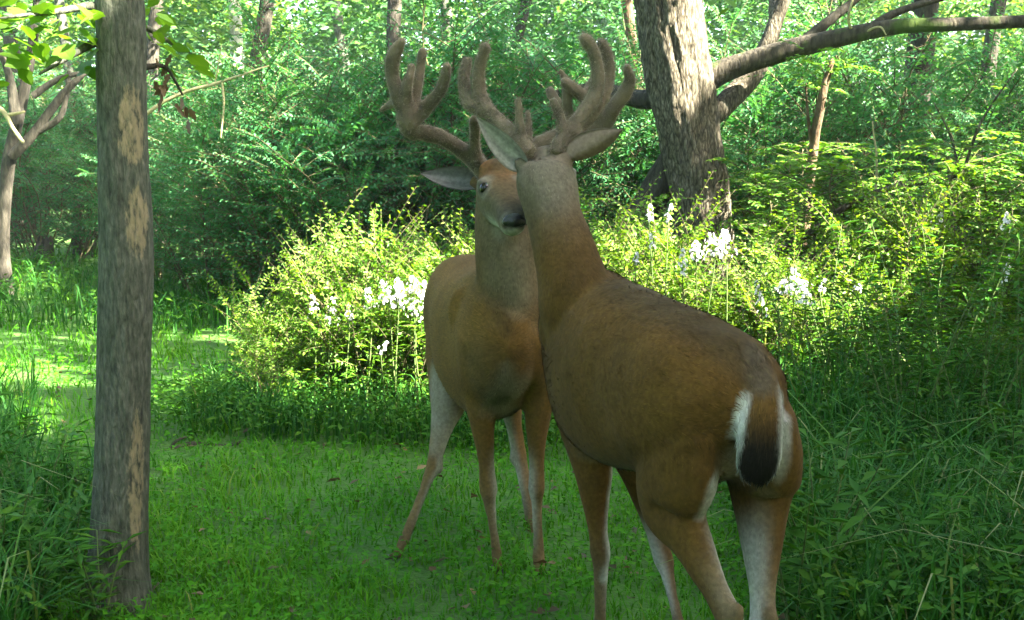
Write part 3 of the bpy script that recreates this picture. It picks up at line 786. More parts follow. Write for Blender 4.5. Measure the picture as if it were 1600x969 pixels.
for i, (px, Y_, sc, lab) in enumerate(FRONT_S):
    shrub(PS[i % 3], px, Y_, sc, 'flowering_bush', lab, 'bushes in the row behind the bucks')
FERN_S = [(1290, 8.1, 1.0, 'feathery leaved sapling beside the dark thin stem'), (1400, 8.0, 1.08, 'feathery leaved sapling in front of the stout dark tree'), (1500, 7.9, 1.0, 'feathery leaved sapling under the arching branch'), (1590, 8.2, 1.1, 'feathery leaved sapling beyond the arching branch'), (1235, 9.6, .9, 'feathery leaved sapling next to the rough trunk'), (950, 8.6, .8, 'feathery leaved sapling behind the turned bucks neck'), (1680, 8.0, 1.05, 'feathery leaved sapling at the shady end of the row')]
for i, (px, Y_, sc, lab) in enumerate(FERN_S):
    shrub(PF[i % 2], px, Y_, sc, 'feathery_sapling', lab, 'feathery saplings under the mossy limb')
TALL_S = [(-60, 14.0), (70, 13.6), (150, 14.6), (255, 12.6), (340, 11.4), (430, 10.6), (520, 10.2), (600, 10.0), (690, 10.2), (780, 10.4), (870, 10.6), (960, 11.0), (1130, 11.0), (1220, 11.2), (1320, 10.8), (1400, 11.2), (1490, 10.6), (1580, 10.8), (1680, 10.6),
          (300, 14.5), (420, 13.5), (530, 13.2), (640, 13.0), (750, 13.4), (860, 13.6), (1000, 14.0), (1150, 14.4), (1290, 14.0), (1450, 13.6), (1560, 14.2)]
TALL_W = ['past the forked tree', 'behind the small dark stump', 'behind the slender rubbed tree', 'beside the hanging dead leaves', 'behind the pale bent dry branch', 'behind the low bush at the path end', 'behind the tall sunlit bush', 'behind the palmate antler', 'behind the ear of the facing buck', 'between the two bucks antlers',
          'behind the tall paired tines', 'close to the big rough trunk', 'behind the broken branch', 'under the mossy limb', 'behind the thin dark sapling', 'beside the stout dark tree', 'behind the arching branch', 'behind the single tall flower spike', 'past the single tall flower spike']
for i, (px, Y_) in enumerate(TALL_S):
    if i < len(TALL_W): lab = 'shaded blue green shrub ' + TALL_W[i]
    else: lab = 'blue green shrub filling the second rank of the shaded brush'
    shrub(PT[i % 3], px, Y_, 0.80 + 0.35 * rng.random(), 'brush_shrub', lab, 'shaded brush shrubs')

# the mass of the wood beyond
LV = Leaves()
for Yc, nb, leaf, zt in ((17.5, 46, 0.12, 4.6), (22, 60, 0.15, 6.0), (28, 80, 0.20, 7.5), (36, 150, 0.28, 10.0)):
    for q in range(nb):
        c = np.array([(rng.random() * 2 - 1) * (Yc * 0.62 + 2), Yc + rng.normal(0, 1.5), rng.random() ** 0.9 * zt])
        n = 900
        rr = (0.75 + 0.7 * rng.random()) * Yc / 18
        d = unit(rng.normal(0, 1, (n, 3)))
        p = c + d * rr * (0.35 + 0.65 * rng.random((n, 1)) ** 0.5) * np.array([1, 1, 0.7])
        p[:, 2] = np.maximum(p[:, 2], 0.1)
        az = rng.random(n) * 6.283
        LV.add(p, np.column_stack([np.cos(az), np.sin(az), rng.normal(-.1, .35, n)]), unit(d + np.array([0, 0, 1.0]) + rng.normal(0, .4, (n, 3))), leaf * (0.6 + 0.8 * rng.random(n)), leaf * .55 * (0.6 + 0.8 * rng.random(n)), 0.45 + rng.normal(0, .18) + rng.normal(0, .15, n))
for q in range(330):        # unseen wood added round the sides and behind the camera to block skylight
    a = R(52 + 256 * rng.random()); rr0 = 15 + 7 * rng.random()
    c = np.array([math.sin(a) * rr0, 2 + math.cos(a) * rr0, rng.random() * 9.5])
    n = 420
    d = unit(rng.normal(0, 1, (n, 3)))
    p = c + d * (1.5 + rng.random()) * (0.35 + 0.65 * rng.random((n, 1)) ** 0.5)
    az = rng.random(n) * 6.283
    LV.add(p, np.column_stack([np.cos(az), np.sin(az), rng.normal(-.1, .35, n)]), unit(d + np.array([0, 0, 1.0]) + rng.normal(0, .4, (n, 3))), 0.30 * (0.6 + 0.8 * rng.random(n)), 0.2 * (0.6 + 0.8 * rng.random(n)), 0.45 + rng.normal(0, .15, n))
tag(LV.build('woodland', M['leaf_far']), 'dense green wood beyond the brush, and an unseen ring added to block skylight', 'woodland', None, 'stuff')

# ------------------------------------------------------------------ thin stems, arching branch, fallen stick
def stick(name, pts, rad, mat, label, cat, extra=()):
    o0 = pts[0]
    t = thing(name, (o0.x, o0.y, o0.z), label, cat)
    T = Tubes(); T.add(local(t, pts), rad, 8, 6, wob=0.008); T.build('stem', mat, t)
    for pp, rr in extra:
        T = Tubes(); T.add(local(t, pp), rr, 6, 5, wob=0.006); T.build('twig', mat, t)
    return t
b = GP(1255, 8.3)
st_ = stick('thin_sapling', [b, P(1255, 400, 8.3), P(1262, 320, 8.3), P(1272, 230, 8.3), P(1285, 150, 8.2), P(1300, 95, 8.2)], [.036, .034, .034, .032, .028, .018], M['bark_brown'], 'thin dark sapling stem leaning under the mossy limb', 'sapling',
      [([P(1270, 240, 8.3), P(1262, 180, 8.25), P(1260, 130, 8.2)], [.012, .010, .006])])
LV = Leaves()
for q in range(22):
    a = np.array(P(1285 + rng.normal(0, 25), 110 + rng.normal(0, 16), 8.2 + rng.normal(0, .15))); e = a + np.array([rng.normal(0, .2), rng.normal(0, .2), rng.normal(0, .05)])
    spray(LV, [a, (a + e) / 2 + np.array([0, 0, .02]), e], 0.06, 18, .95, .6, .1, .36)
o = np.array(st_.location)
LV.p = [p_ - o for p_ in LV.p]
LV.build('crown', M['leaf_fern'], st_)
b = GP(1135, 7.8)
st_ = stick('arching_branch', [b, P(1180, 425, 7.7), P(1262, 366, 7.7), P(1330, 318, 7.7), P(1400, 292, 7.7), P(1470, 280, 7.7), P(1512, 268, 7.7)], [.026, .024, .024, .022, .019, .016, .012], M['bark_rough'], 'long arching bare branch rising from the bushes', 'branch',
      [([P(1505, 272, 7.7), P(1522, 215, 7.65), P(1548, 165, 7.6), P(1590, 108, 7.6)], [.012, .010, .008, .004]), ([P(1500, 272, 7.7), P(1485, 215, 7.7), P(1460, 160, 7.7)], [.009, .007, .004])])
LV = Leaves()
for c0, c1 in (((1522, 215), (1548, 165)), ((1548, 165), (1590, 108)), ((1485, 215), (1460, 160)), ((1450, 283), (1505, 272))):
    for q in range(5):
        u = rng.random()
        a = np.array(P(c0[0] * (1 - u) + c1[0] * u, c0[1] * (1 - u) + c1[1] * u, 7.65)); e = a + np.array([rng.normal(0, .16), rng.normal(0, .16), rng.normal(0.03, .05)])
        spray(LV, [a, (a + e) / 2, e], 0.05, 12, .9, .7, .1, .4)
o = np.array(st_.location); LV.p = [p_ - o for p_ in LV.p]
LV.build('leaves', M['leaf_fern'], st_)
b = GP(1366, 7.9)
stick('yellow_stem', [b, P(1362, 400, 7.9), P(1366, 330, 7.9), P(1370, 255, 7.9), P(1362, 190, 7.9)], [.011, .010, .009, .007, .004], M['twig_pale'], 'thin yellow upright stem between feathery saplings', 'stem')
b = GP(205, 9.5)
stick('bent_dry_twig', [b, P(205, 300, 9.5), P(212, 200, 9.5), P(270, 152, 9.5), P(345, 128, 9.5), P(420, 103, 9.5)], [.020, .018, .016, .014, .013, .006], M['twig_pale'], 'pale bent dry branch hooking out of the blue green brush', 'branch',
      [([P(346, 128, 9.5), P(350, 160, 9.45), P(345, 215, 9.4)], [.011, .009, .006]), ([P(335, 130, 9.5), P(342, 100, 9.5), P(346, 70, 9.5)], [.006, .005, .003])])
stick('fallen_stick', [P(222, 718, 5.5), P(255, 708, 5.5), P(300, 694, 5.6), P(345, 698, 5.6), P(380, 690, 5.6)], [.012, .016, .013, .012, .006], M['bark_dark'], 'fallen dark stick lying across the grass path', 'stick',
      [([P(262, 706, 5.5), P(275, 690, 5.55), P(292, 683, 5.6)], [.009, .007, .004])])
sb = GP(66, 13.2)
stp = thing('tree_stump', sb, 'small dark stump in the grass beside the forked tree', 'stump')
trunk_mesh('trunk', [(0, 0, -.1), (0, 0, .12), (.02, 0, .26), (.04, 0, .36)], [.13, .10, .085, .06], M['bark_dark'], stp, 20, 6, ridge=.2, flare=.4)

# ------------------------------------------------------------------ white flower spikes
def flower_spike(px, py, Y, L, R_, n, label):
    top = P(px, py, Y)
    b = G(top.x + rng.normal(0, .05), Y)
    t = thing('white_flower', b, label, 'flower', 'white flowers in the bushes behind the bucks')
    top = np.array(top) - np.array(b)
    low = top - np.array([rng.normal(0, .02), rng.normal(0, .02), L])
    T = Tubes(); T.add([(0, 0, -.02), low * .5 + np.array([rng.normal(0, .02), 0, 0]), low, top], [.005, .004, .003, .0015], 5, 4); T.build('stem', M['stem'], t)
    LV = Leaves()
    u = rng.random(n); az = rng.random(n) * 6.283
    c = low[None] * (1 - u[:, None]) + top[None] * u[:, None]
    rad = R_ * (1.05 - 0.85 * u) * (0.5 + 0.6 * rng.random(n))
    dirs = np.column_stack([np.cos(az), np.sin(az), rng.normal(.25, .3, n)])
    cen = c + dirs * rad[:, None]
    for q in range(5):       # five petals a floret
        a2 = q * 1.2566
        e1 = unit(np.cross(dirs, [0.1, 0.2, 1.0])); e2 = unit(np.cross(dirs, e1))
        LV.add(cen, e1 * math.cos(a2) + e2 * math.sin(a2) + dirs * 0.25, dirs, 0.010, 0.008, 0.5 + rng.normal(0, .25, n))
    LV.build('blossom', M['petal'], t, wide=0.6)
    LV = Leaves()
    for z in np.linspace(0.25, 0.95, 12):
        q = low * z; a = rng.random() * 6.28
        LV.add([q], [[math.cos(a), math.sin(a), .3]], [[0, 0, 1]], 0.06, 0.02, 0.5)
    LV.build('leaves', M['leaf_shrub'], t)
FL = [(488, 462, 6.1, .12, .035, 26), (521, 466, 6.1, .13, .04, 30), (545, 478, 6.05, .08, .03, 16), (575, 452, 6.05, .12, .05, 36), (598, 440, 6.05, .13, .06, 46), (622, 438, 6.0, .15, .06, 46), (645, 432, 6.0, .18, .07, 60), (662, 440, 6.0, .18, .06, 50), (604, 536, 5.9, .05, .03, 14),
      (1018, 316, 6.6, .10, .022, 18), (1016, 365, 6.5, .08, .02, 14), (1049, 320, 6.6, .09, .022, 18), (1067, 388, 6.3, .14, .03, 26), (995, 395, 6.4, .08, .022, 14), (1112, 365, 6.5, .14, .07, 60), (1088, 378, 6.5, .10, .05, 40), (1132, 360, 6.55, .14, .06, 50), (1182, 440, 6.2, .17, .035, 30), (1240, 420, 6.2, .14, .06, 50), (1255, 440, 6.15, .14, .06, 56), (1226, 436, 6.2, .08, .04, 24), (1290, 438, 6.3, .07, .03, 14), (1340, 445, 6.3, .05, .03, 10), (1575, 330, 6.4, .11, .03, 24), (1578, 400, 6.3, .14, .02, 16), (1470, 335, 7.0, .06, .05, 16)]
FLAB = {0: 'small white flower spike at the path end of the bushes', 8: 'tiny white flower low in the sunlit bush', 12: 'white flower spike before the foot of the rough trunk', 17: 'tall narrow white flower spike over the bucks back', 23: 'single tall white flower spike standing over dark grass', 24: 'thin sparse flower spike below the single tall one', 25: 'loose pale flower head on the arching branch'}
for i, f in enumerate(FL):
    lab = FLAB.get(i) or ('white flower cluster in the sunlit bush beside the facing buck' if i < 9 else 'thin white flower spike in front of the rough trunk' if i < 14 else 'white flower cluster against the base of the rough trunk' if i < 17 else 'white flower cluster above the rump of the turned buck')
    flower_spike(*f, lab)

# ------------------------------------------------------------------ broad weeds near the path
def weed_data(h, n, leaf):
    T, LV = Tubes(), Leaves()
    for s_ in range(n):
        a = rng.random() * 6.28; e = np.array([math.cos(a) * h * .35, math.sin(a) * h * .35, h * (.6 + .4 * rng.random())])
        c = T.add([(0, 0, -.02), e * .5 + np.array([0, 0, .05 * h]), e], [.004, .003, .0015], 5, 5 if h < .6 else 11)
        m = len(c); az = rng.random(m) * 6.28
        for r_ in range(2):
            LV.add(c[2:], np.column_stack([np.cos(az + 3.14 * r_), np.sin(az + 3.14 * r_), rng.normal(.1, .25, m)])[2:], np.column_stack([rng.normal(0, .25, (m, 2)), np.ones(m)])[2:], leaf * (.7 + .6 * rng.random(m - 2)), leaf * .24 * (.7 + .6 * rng.random(m - 2)), .45 + rng.normal(0, .2, m - 2))
    return T, LV
PW = [proto(weed_data(.42, 6, .085)), proto(weed_data(.32, 7, .07)), proto(weed_data(.5, 5, .10))]
for a, b in PW: set_mat(b, M['leaf_weed']); set_mat(a, M['stem'])
PTW = [proto(weed_data(1.0, 6, .075)), proto(weed_data(.85, 7, .065)), proto(weed_data(1.15, 5, .08))]
for a, b in PTW: set_mat(b, M['leaf_weed']); set_mat(a, M['stem'])
for i, (px, Y_) in enumerate([(1285, 5.9), (1345, 5.7), (1400, 5.6), (1455, 5.8), (1510, 5.5), (1560, 5.7), (1605, 5.4), (1430, 5.2), (1540, 5.1), (1320, 6.1), (1375, 6.0), (1490, 6.1), (1585, 6.0)]):
    t = thing('tall_weed', GP(px, Y_), 'tall loose leafy weed rising from the shaded grass before the bushes', 'weed', 'tall weeds before the bushes', rng.random() * 6.28, .75 + .4 * rng.random())
    link('stem', PTW[i % 3][0], t); link('leaves', PTW[i % 3][1], t)
WEEDS = [(-30, 3.5), (30, 3.4), (90, 3.7), (20, 4.1), (110, 4.4), (60, 4.9), (-40, 4.5), (130, 3.35), (1300, 3.6), (1390, 3.3), (1480, 3.5), (1560, 3.3), (1350, 4.1), (1440, 4.4), (1540, 4.1), (1600, 4.6), (1270, 4.6), (1330, 5.0), (1500, 5.0), (1410, 5.3), (1260, 3.25), (1590, 3.7)]
for i, (px, Y_) in enumerate(WEEDS):
    b = GP(px, Y_)
    left = px < 400
    t = thing('weed_plant', b, 'broad leaved weed in the tall grass beside the slender rubbed tree' if left else 'broad leaved weed in the tall shaded grass behind the turned buck', 'weed', 'weeds by the slender tree' if left else 'weeds in the shaded grass', rng.random() * 6.28, 0.7 + .4 * rng.random())
    link('stem', PW[i % 3][0], t); link('leaves', PW[i % 3][1], t)

# ------------------------------------------------------------------ the humid air between the trees
hx, hy0, hy1, hz0, hz1 = 85, -48, 118, -1.5, 14.5
hv = [(-hx, hy0, hz0), (hx, hy0, hz0), (hx, hy1, hz0), (-hx, hy1, hz0), (-hx, hy0, hz1), (hx, hy0, hz1), (hx, hy1, hz1), (-hx, hy1, hz1)]
hm = bpy.data.materials.new('thin haze'); hm.use_nodes = True
hm.node_tree.nodes.remove(hm.node_tree.nodes['Principled BSDF'])
pv = hm.node_tree.nodes.new('ShaderNodeVolumePrincipled')
pv.inputs['Color'].default_value = (0.85, 0.93, 1.0, 1); pv.inputs['Density'].default_value = 0.0011; pv.inputs['Anisotropy'].default_value = 0.2
hm.node_tree.links.new(pv.outputs[0], hm.node_tree.nodes['Material Output'].inputs['Volume'])
haze = mesh_obj('haze', hv, [(3, 2, 1, 0), (4, 5, 6, 7), (0, 1, 5, 4), (1, 2, 6, 5), (2, 3, 7, 6), (3, 0, 4, 7)], hm, smooth=False)
tag(haze, 'thin humid haze hanging between the trees', 'haze', None, 'stuff')
# ------------------------------------------------------------------ deer
class Body:
    """overlapping anatomical lofts fused into one continuous skin"""
    def __init__(self):
        self.v, self.f, self.c, self.fl, self.hl = [], [], [], [], []
        self.paint = []
    def tube(self, st, lat, hint, col, n=28, per=5, hair=0.014, flow=-1.0, sq=2.0):
        a = catmull(np.array([[*s[0], s[1], s[2], s[3]] for s in st], float), per)
        c = a[:, :3]
        t = unit(np.gradient(c, axis=0))
        lt = np.array(lat, float); hn = np.array(hint, float)
        base = len(self.v)
        th = np.linspace(0, 2 * np.pi, n, endpoint=False)
        m = len(c)
        for i in range(m):
            l = lt - t[i] * lt.dot(t[i]); l /= np.linalg.norm(l)
            u = np.cross(t[i], l)
            if u.dot(hn) < 0: u = -u
            for x in th:
                ca, sa = math.cos(x), math.sin(x)
                k = (abs(ca) ** sq + abs(sa) ** sq) ** (-1.0 / sq)
                p = c[i] + l * a[i, 3] * ca * k + u * (a[i, 4] if sa > 0 else a[i, 5]) * sa * k
                self.v.append(p); self.c.append(col(i / (m - 1), ca, sa, p)); self.fl.append(t[i] * flow); self.hl.append(hair)
        for i in range(m - 1):
            for k in range(n):
                k2 = (k + 1) % n
                self.f.append((base + i * n + k, base + i * n + k2, base + (i + 1) * n + k2, base + (i + 1) * n + k))
        for i, sg in ((0, -1), (m - 1, 1)):
            p = c[i] + t[i] * sg * 0.5 * min(a[i, 3], a[i, 4])
            k0 = len(self.v)
            self.v.append(p); self.c.append(col(i / (m - 1), 0, 0, p)); self.fl.append(t[i] * flow); self.hl.append(hair)
            for k in range(n):
                self.f.append((base + i * n + k, base + i * n + (k + 1) % n, k0))
    def ball(self, c, r, col, flow=(0, 0, -1), hair=0.006, n=14):
        base = len(self.v)
        c = np.array(c, float); r = np.broadcast_to(np.array(r, float), (3,))
        for i in range(n + 1):
            ph = math.pi * i / n
            for k in range(n):
                x = 2 * math.pi * k / n
                p = c + r * np.array([math.sin(ph) * math.cos(x), math.sin(ph) * math.sin(x), math.cos(ph)])
                self.v.append(p); self.c.append(col); self.fl.append(np.array(flow, float)); self.hl.append(hair)
        for i in range(n):
            for k in range(n):
                self.f.append((base + i * n + k, base + i * n + (k + 1) % n, base + (i + 1) * n + (k + 1) % n, base + (i + 1) * n + k))
    def splat(self, p0, p1, r, col, s=1.0):
        self.paint.append((np.array(tuple(p0)), np.array(tuple(p1)), r, np.array(col), s))
    def fuse(self, voxel, smooth):
        return fuse(self.v, self.f, voxel, smooth)
    def finish(self, name, parent, extra, voxel=0.0085, smooth=9, hairs=60000, flat=1.0):
        o = np.array(parent.location)
        V, F = self.fuse(voxel, smooth)
        kd = kdtree.KDTree(len(self.v))
        for i, p in enumerate(self.v):
            kd.insert(p, i)
        kd.balance()
        C = np.zeros((len(V), 3)); FL = np.zeros((len(V), 3)); HL = np.zeros(len(V))
        c, fl, hl = np.array(self.c), np.array(self.fl), np.array(self.hl)
        for i, p in enumerate(V):
            r = kd.find_n(p, 6)
            w = np.array([1 / (x[2] + 0.004) for x in r]); w /= w.sum()
            ii = [x[1] for x in r]
            C[i] = w @ c[ii]; FL[i] = w @ fl[ii]; HL[i] = w @ hl[ii]
        for p0, p1, r, col, s in self.paint:
            d = p1 - p0
            tt = np.clip(((V - p0) @ d) / (d @ d + 1e-9), 0, 1)
            dist = np.linalg.norm(V - (p0 + tt[:, None] * d), axis=1)
            k = np.clip(1.6 * (1 - dist / r), 0, 1)[:, None] * s
            C = C * (1 - k) + col * k
        # mottle: long soft streaks
        ns = np.array([mnoise.noise(Vector(p) * 9) + 0.6 * mnoise.noise(Vector(p) * 26) for p in V])
        C = C * (1 + 0.20 * ns[:, None])
        # per-vertex normals of the fused skin
        nv = len(V)
        me = bpy.data.meshes.new('tmp'); me.from_pydata(V.tolist(), [], F); me.update()
        NR = np.zeros(nv * 3); me.vertices.foreach_get('normal', NR); NR = NR.reshape(-1, 3)
        me.calc_loop_triangles()
        TR = np.zeros(len(me.loop_triangles) * 3, np.int32); me.loop_triangles.foreach_get('vertices', TR); TR = TR.reshape(-1, 3)
        bpy.data.meshes.remove(me)
        V = V + NR * np.array([0.0060 * mnoise.noise(Vector(q) * 6.5) + 0.0016 * mnoise.noise(Vector(q) * 17) for q in V])[:, None]
        ev, ef, ec = extra
        AV = np.vstack([V, np.array(ev)]) if ev else V
        AC = np.vstack([C, np.array(ec)]) if ev else C
        AF = F + [tuple(i + nv for i in q) for q in ef]
        body = mesh_obj(name, AV - o, AF, M['coat'], parent, attrs={'col': ('FLOAT_COLOR', np.clip(AC, 0.004, 0.9))})
        # short lying hair, one thin blade each
        A, B, D = V[TR[:, 0]], V[TR[:, 1]], V[TR[:, 2]]
        ar = np.linalg.norm(np.cross(B - A, D - A), axis=1)
        pick = rng.choice(len(TR), hairs, p=ar / ar.sum())
        r1, r2 = rng.random(hairs), rng.random(hairs)
        fl_ = r1 + r2 > 1; r1[fl_], r2[fl_] = 1 - r1[fl_], 1 - r2[fl_]
        w = np.stack([1 - r1 - r2, r1, r2], 1)[:, :, None]
        t = TR[pick]
        p = (V[t] * w).sum(1); n = unit((NR[t] * w).sum(1)); cc = (C[t] * w).sum(1); ff = (FL[t] * w).sum(1); hh = (HL[t] * w[:, :, 0]).sum(1)
        ff = unit(ff - n * (ff * n).sum(1)[:, None] + rng.normal(0, 0.12, (hairs, 3)))
        lift = np.where((hh > 0.0165) & (hh < 0.03), flat, 1.0)[:, None]
        d = unit(ff + n * lift * (0.04 + 0.08 * rng.random((hairs, 1)) + 0.16 * (rng.random((hairs, 1)) < 0.05)))
        s = unit(np.cross(d, n))
        L = (hh * (0.6 + 0.7 * rng.random(hairs)))[:, None]
        wd = (0.0010 + 0.0008 * rng.random(hairs))[:, None]
        p = p - n * 0.001
        v = np.stack([p - s * wd, p + s * wd, p + d * L], 1).reshape(-1, 3) - o
        f = np.arange(hairs * 3).reshape(-1, 3)
        lock = np.array([mnoise.noise(Vector(q) * 38) + 0.7 * mnoise.noise(Vector(q) * 95) for q in (p - ff * (p * ff).sum(1)[:, None] * 0.72)])[:, None]
        cc = np.clip(cc * (0.78 + 0.42 * rng.random((hairs, 1))) * np.clip(1 + 0.55 * lock, 0.35, 1.8), 0.004, 0.9)
        fo = mesh_obj('fur', v, f, M['hair'], body, attrs={'col': ('FLOAT_COLOR', np.repeat(cc, 3, 0))})
        fo.data.normals_split_custom_set_from_vertices(np.repeat(n, 3, 0).tolist())
        return body

def fuse(v, f, voxel, smooth):
    me = bpy.data.meshes.new('src')
    me.from_pydata([tuple(x) for x in v], [], f)
    import bmesh
    bm = bmesh.new(); bm.from_mesh(me)
    bmesh.ops.remove_doubles(bm, verts=bm.verts, dist=1e-6)
    bmesh.ops.recalc_face_normals(bm, faces=bm.faces)
    bm.to_mesh(me); bm.free()
    ob = bpy.data.objects.new('src', me); COL.objects.link(ob)
    md = ob.modifiers.new('r', 'REMESH'); md.mode = 'VOXEL'; md.voxel_size = voxel
    ms = ob.modifiers.new('s', 'SMOOTH'); ms.factor = 0.5; ms.iterations = smooth
    dg = bpy.context.evaluated_depsgraph_get(); dg.update()
    ev = ob.evaluated_get(dg)
    m2 = bpy.data.meshes.new_from_object(ev)
    V = np.zeros(len(m2.vertices) * 3); m2.vertices.foreach_get('co', V); V = V.reshape(-1, 3)
    F = [tuple(p.vertices) for p in m2.polygons]
    bpy.data.objects.remove(ob); bpy.data.meshes.remove(me); bpy.data.meshes.remove(m2)
    return V, F

def ear_geo(base, tip, width, face, c_in, c_out, c_edge):
    """cupped leaf-shaped ear with thickness; `face` is the side its opening looks to"""
    base, tip, face = (np.array(tuple(x), float) for x in (base, tip, face))
    ax = tip - base; Ln = np.linalg.norm(ax); ax = ax / Ln
    s = unit(np.cross(ax, face)); n = np.cross(s, ax)
    if n.dot(face) < 0: n = -n
    nu, nvv = 15, 11
    V, C, F = [], [], []
    for layer in (0, 1):
        for i in range(nu):
            u = i / (nu - 1)
            w = width * 0.5 * (0.30 * (1 - u) + 2.0 * u ** 0.60 * (1 - u) ** 0.95) * (1 if u < 0.97 else 0.35)
            if u >= 1.0: w = 0.002
            for j in range(nvv):
                x = j / (nvv - 1) * 2 - 1
                cup = (x * x) * w * (0.95 - 0.55 * u) - w * 0.35
                bend = -0.10 * Ln * u * u
                p = base + ax * Ln * u + s * w * x * (1 - 0.12 * (1 - u)) + n * (cup + bend) + n * (0.0 if layer == 0 else -0.007 * (1 - 0.6 * abs(x)) * (1 - 0.7 * u))
                V.append(p)
                e = max(abs(x) ** 4, u ** 6)
                cc = np.array(c_in if layer == 0 else c_out) * (1 - 0.6 * e) + np.array(c_edge) * 0.6 * e
                if layer == 0: cc = cc * (1 + 0.2 * math.sin(x * 7 + u * 3))
                C.append(cc)
        b = layer * nu * nvv
        for i in range(nu - 1):
            for j in range(nvv - 1):
                q = (b + i * nvv + j, b + i * nvv + j + 1, b + (i + 1) * nvv + j + 1, b + (i + 1) * nvv + j)
                F.append(q if layer == 0 else q[::-1])
    b = nu * nvv
    for i in range(nu - 1):
        for j in (0, nvv - 1):
            F.append((i * nvv + j, (i + 1) * nvv + j, b + (i + 1) * nvv + j, b + i * nvv + j))
    return V, C, F

def antler(parent, tines):
    """tines: lists of (point, radius in m); fused to one velvet covered antler"""
    B = Body()
    for st in tines:
        B.tube([(tuple(p), r, r, r) for p, r in st], (0.9, 0.3, 0.1) if abs((Vector(st[-1][0]) - Vector(st[0][0])).normalized().x) < 0.9 else (0.1, 1, 0.2), (0.2, 0.5, 0.8), lambda *a: (0, 0, 0), n=14, per=7)
        p, r = st[-1]
        B.ball(tuple(p), r, (0, 0, 0), n=10)
    V, F = B.fuse(0.0042, 5)
    jit = np.array([mnoise.noise(Vector(p) * 40) for p in V])[:, None]
    j2 = np.array([mnoise.noise(Vector(p) * 14 + Vector((5, 1, 2))) for p in V])[:, None]
    V = V - np.array(parent.location)
    me = bpy.data.meshes.new('tmp'); me.from_pydata(V.tolist(), [], F); me.update()
    NR = np.zeros(len(V) * 3); me.vertices.foreach_get('normal', NR); NR = NR.reshape(-1, 3); bpy.data.meshes.remove(me)
    V = V + NR * (jit * 0.0018 + j2 * 0.004)
    o = mesh_obj('antler', V, F, M['velvet'], parent)
    n = 9000                       # the velvet's short pile
    k = rng.integers(0, len(V), n)
    p = V[k] + rng.normal(0, 0.0015, (n, 3)); nn_ = NR[k]
    d = unit(nn_ + rng.normal(0, 0.45, (n, 3))); s_ = unit(np.cross(d, rng.normal(0, 1, (n, 3))))
    L = 0.0045 + 0.004 * rng.random((n, 1))
    v = np.stack([p - s_ * 0.0007, p + s_ * 0.0007, p + d * L], 1).reshape(-1, 3)
    cc = np.array([0.22, 0.18, 0.135]) * (0.7 + 0.6 * rng.random((n, 1)))
    mesh_obj('velvet_pile', v, np.arange(n * 3).reshape(-1, 3), M['hair'], o, attrs={'col': ('FLOAT_COLOR', np.repeat(cc, 3, 0))})
    return o

def hoof(parent, fet, toe, heading):
    """cloven hoof: two toes; fet = bottom of the pastern, toe = ground point"""
    fet, toe = np.array(tuple(fet)), np.array(tuple(toe))
    h = unit(np.array([heading[0], heading[1], 0.0])); l = np.array([-h[1], h[0], 0])
    V, F = [], []
    for sg in (-1, 1):
        b = len(V)
        for (z, fw, bw, hw) in ((0.0, 0.040, -0.022, 0.0125), (0.022, 0.032, -0.022, 0.0125), (0.05, 0.010, -0.020, 0.011)):
            for k in range(8):
                x = 2 * math.pi * k / 8
                cx = (fw + bw) / 2 + (fw - bw) / 2 * math.cos(x)
                nar = 1.0 if math.cos(x) < 0.3 else 0.62
                V.append(np.array([toe[0], toe[1], toe[2] - 0.004 + z]) + h * cx + l * (sg * 0.0135 + hw * math.sin(x) * nar))
        for r in range(2):
            for k in range(8):
                k2 = (k + 1) % 8
                F.append((b + r * 8 + k, b + r * 8 + k2, b + r * 8 + 8 + k2, b + r * 8 + 8 + k))
        F.append(tuple(b + k for k in range(8))[::-1]); F.append(tuple(b + 16 + k for k in range(8)))
    return mesh_obj('hoof', np.array(V) - np.array(parent.location), F, M['hoof'], parent, smooth=False)

def lerp(a, b, t): return np.array(a) * (1 - t) + np.array(b) * t
def ss(a, b, x):
    t = min(1, max(0, (x - a) / (b - a))); return t * t * (3 - 2 * t)

class Spine:
    """plan curve of the back: s metres forward of the rump end"""
    def __init__(self, T, psi):
        self.T, self.psi = np.array(T, float), psi
    def at(self, s):
        n = 24; p = self.T.copy()
        for i in range(n):
            a = R(np.interp(s * (i + 0.5) / n, [q[0] for q in self.psi], [q[1] for q in self.psi]))
            p = p + np.array([-math.sin(a), math.cos(a)]) * s / n
        a = R(np.interp(s, [q[0] for q in self.psi], [q[1] for q in self.psi]))
        return p, np.array([-math.sin(a), math.cos(a), 0]), np.array([-math.cos(a), -math.sin(a), 0])
    def L(self, s, lat, z):
        p, d, l = self.at(s)
        return Vector((p[0] + l[0] * lat, p[1] + l[1] * lat, z))

TORSO_A = [  # s, ztop, zbot, half width
    (0.00, 0.865, 0.70, 0.055), (0.05, 0.935, 0.60, 0.115), (0.12, 0.978, 0.56, 0.148), (0.22, 1.000, 0.555, 0.162),
    (0.35, 0.992, 0.570, 0.160), (0.50, 0.982, 0.525, 0.176), (0.65, 0.985, 0.495, 0.170), (0.78, 1.002, 0.52, 0.150),
    (0.88, 0.985, 0.565, 0.132), (0.97, 0.930, 0.62, 0.105), (1.03, 0.86, 0.70, 0.06)]
TORSO_B = [
    (0.00, 0.875, 0.76, 0.060), (0.05, 0.938, 0.70, 0.135), (0.12, 0.978, 0.65, 0.165), (0.22, 1.003, 0.61, 0.175),
    (0.35, 1.015, 0.600, 0.162), (0.50, 1.028, 0.580, 0.168), (0.65, 1.042, 0.565, 0.158), (0.78, 1.055, 0.56, 0.138),
    (0.88, 1.040, 0.57, 0.120), (0.97, 0.970, 0.60, 0.095), (1.03, 0.88, 0.66, 0.055)]

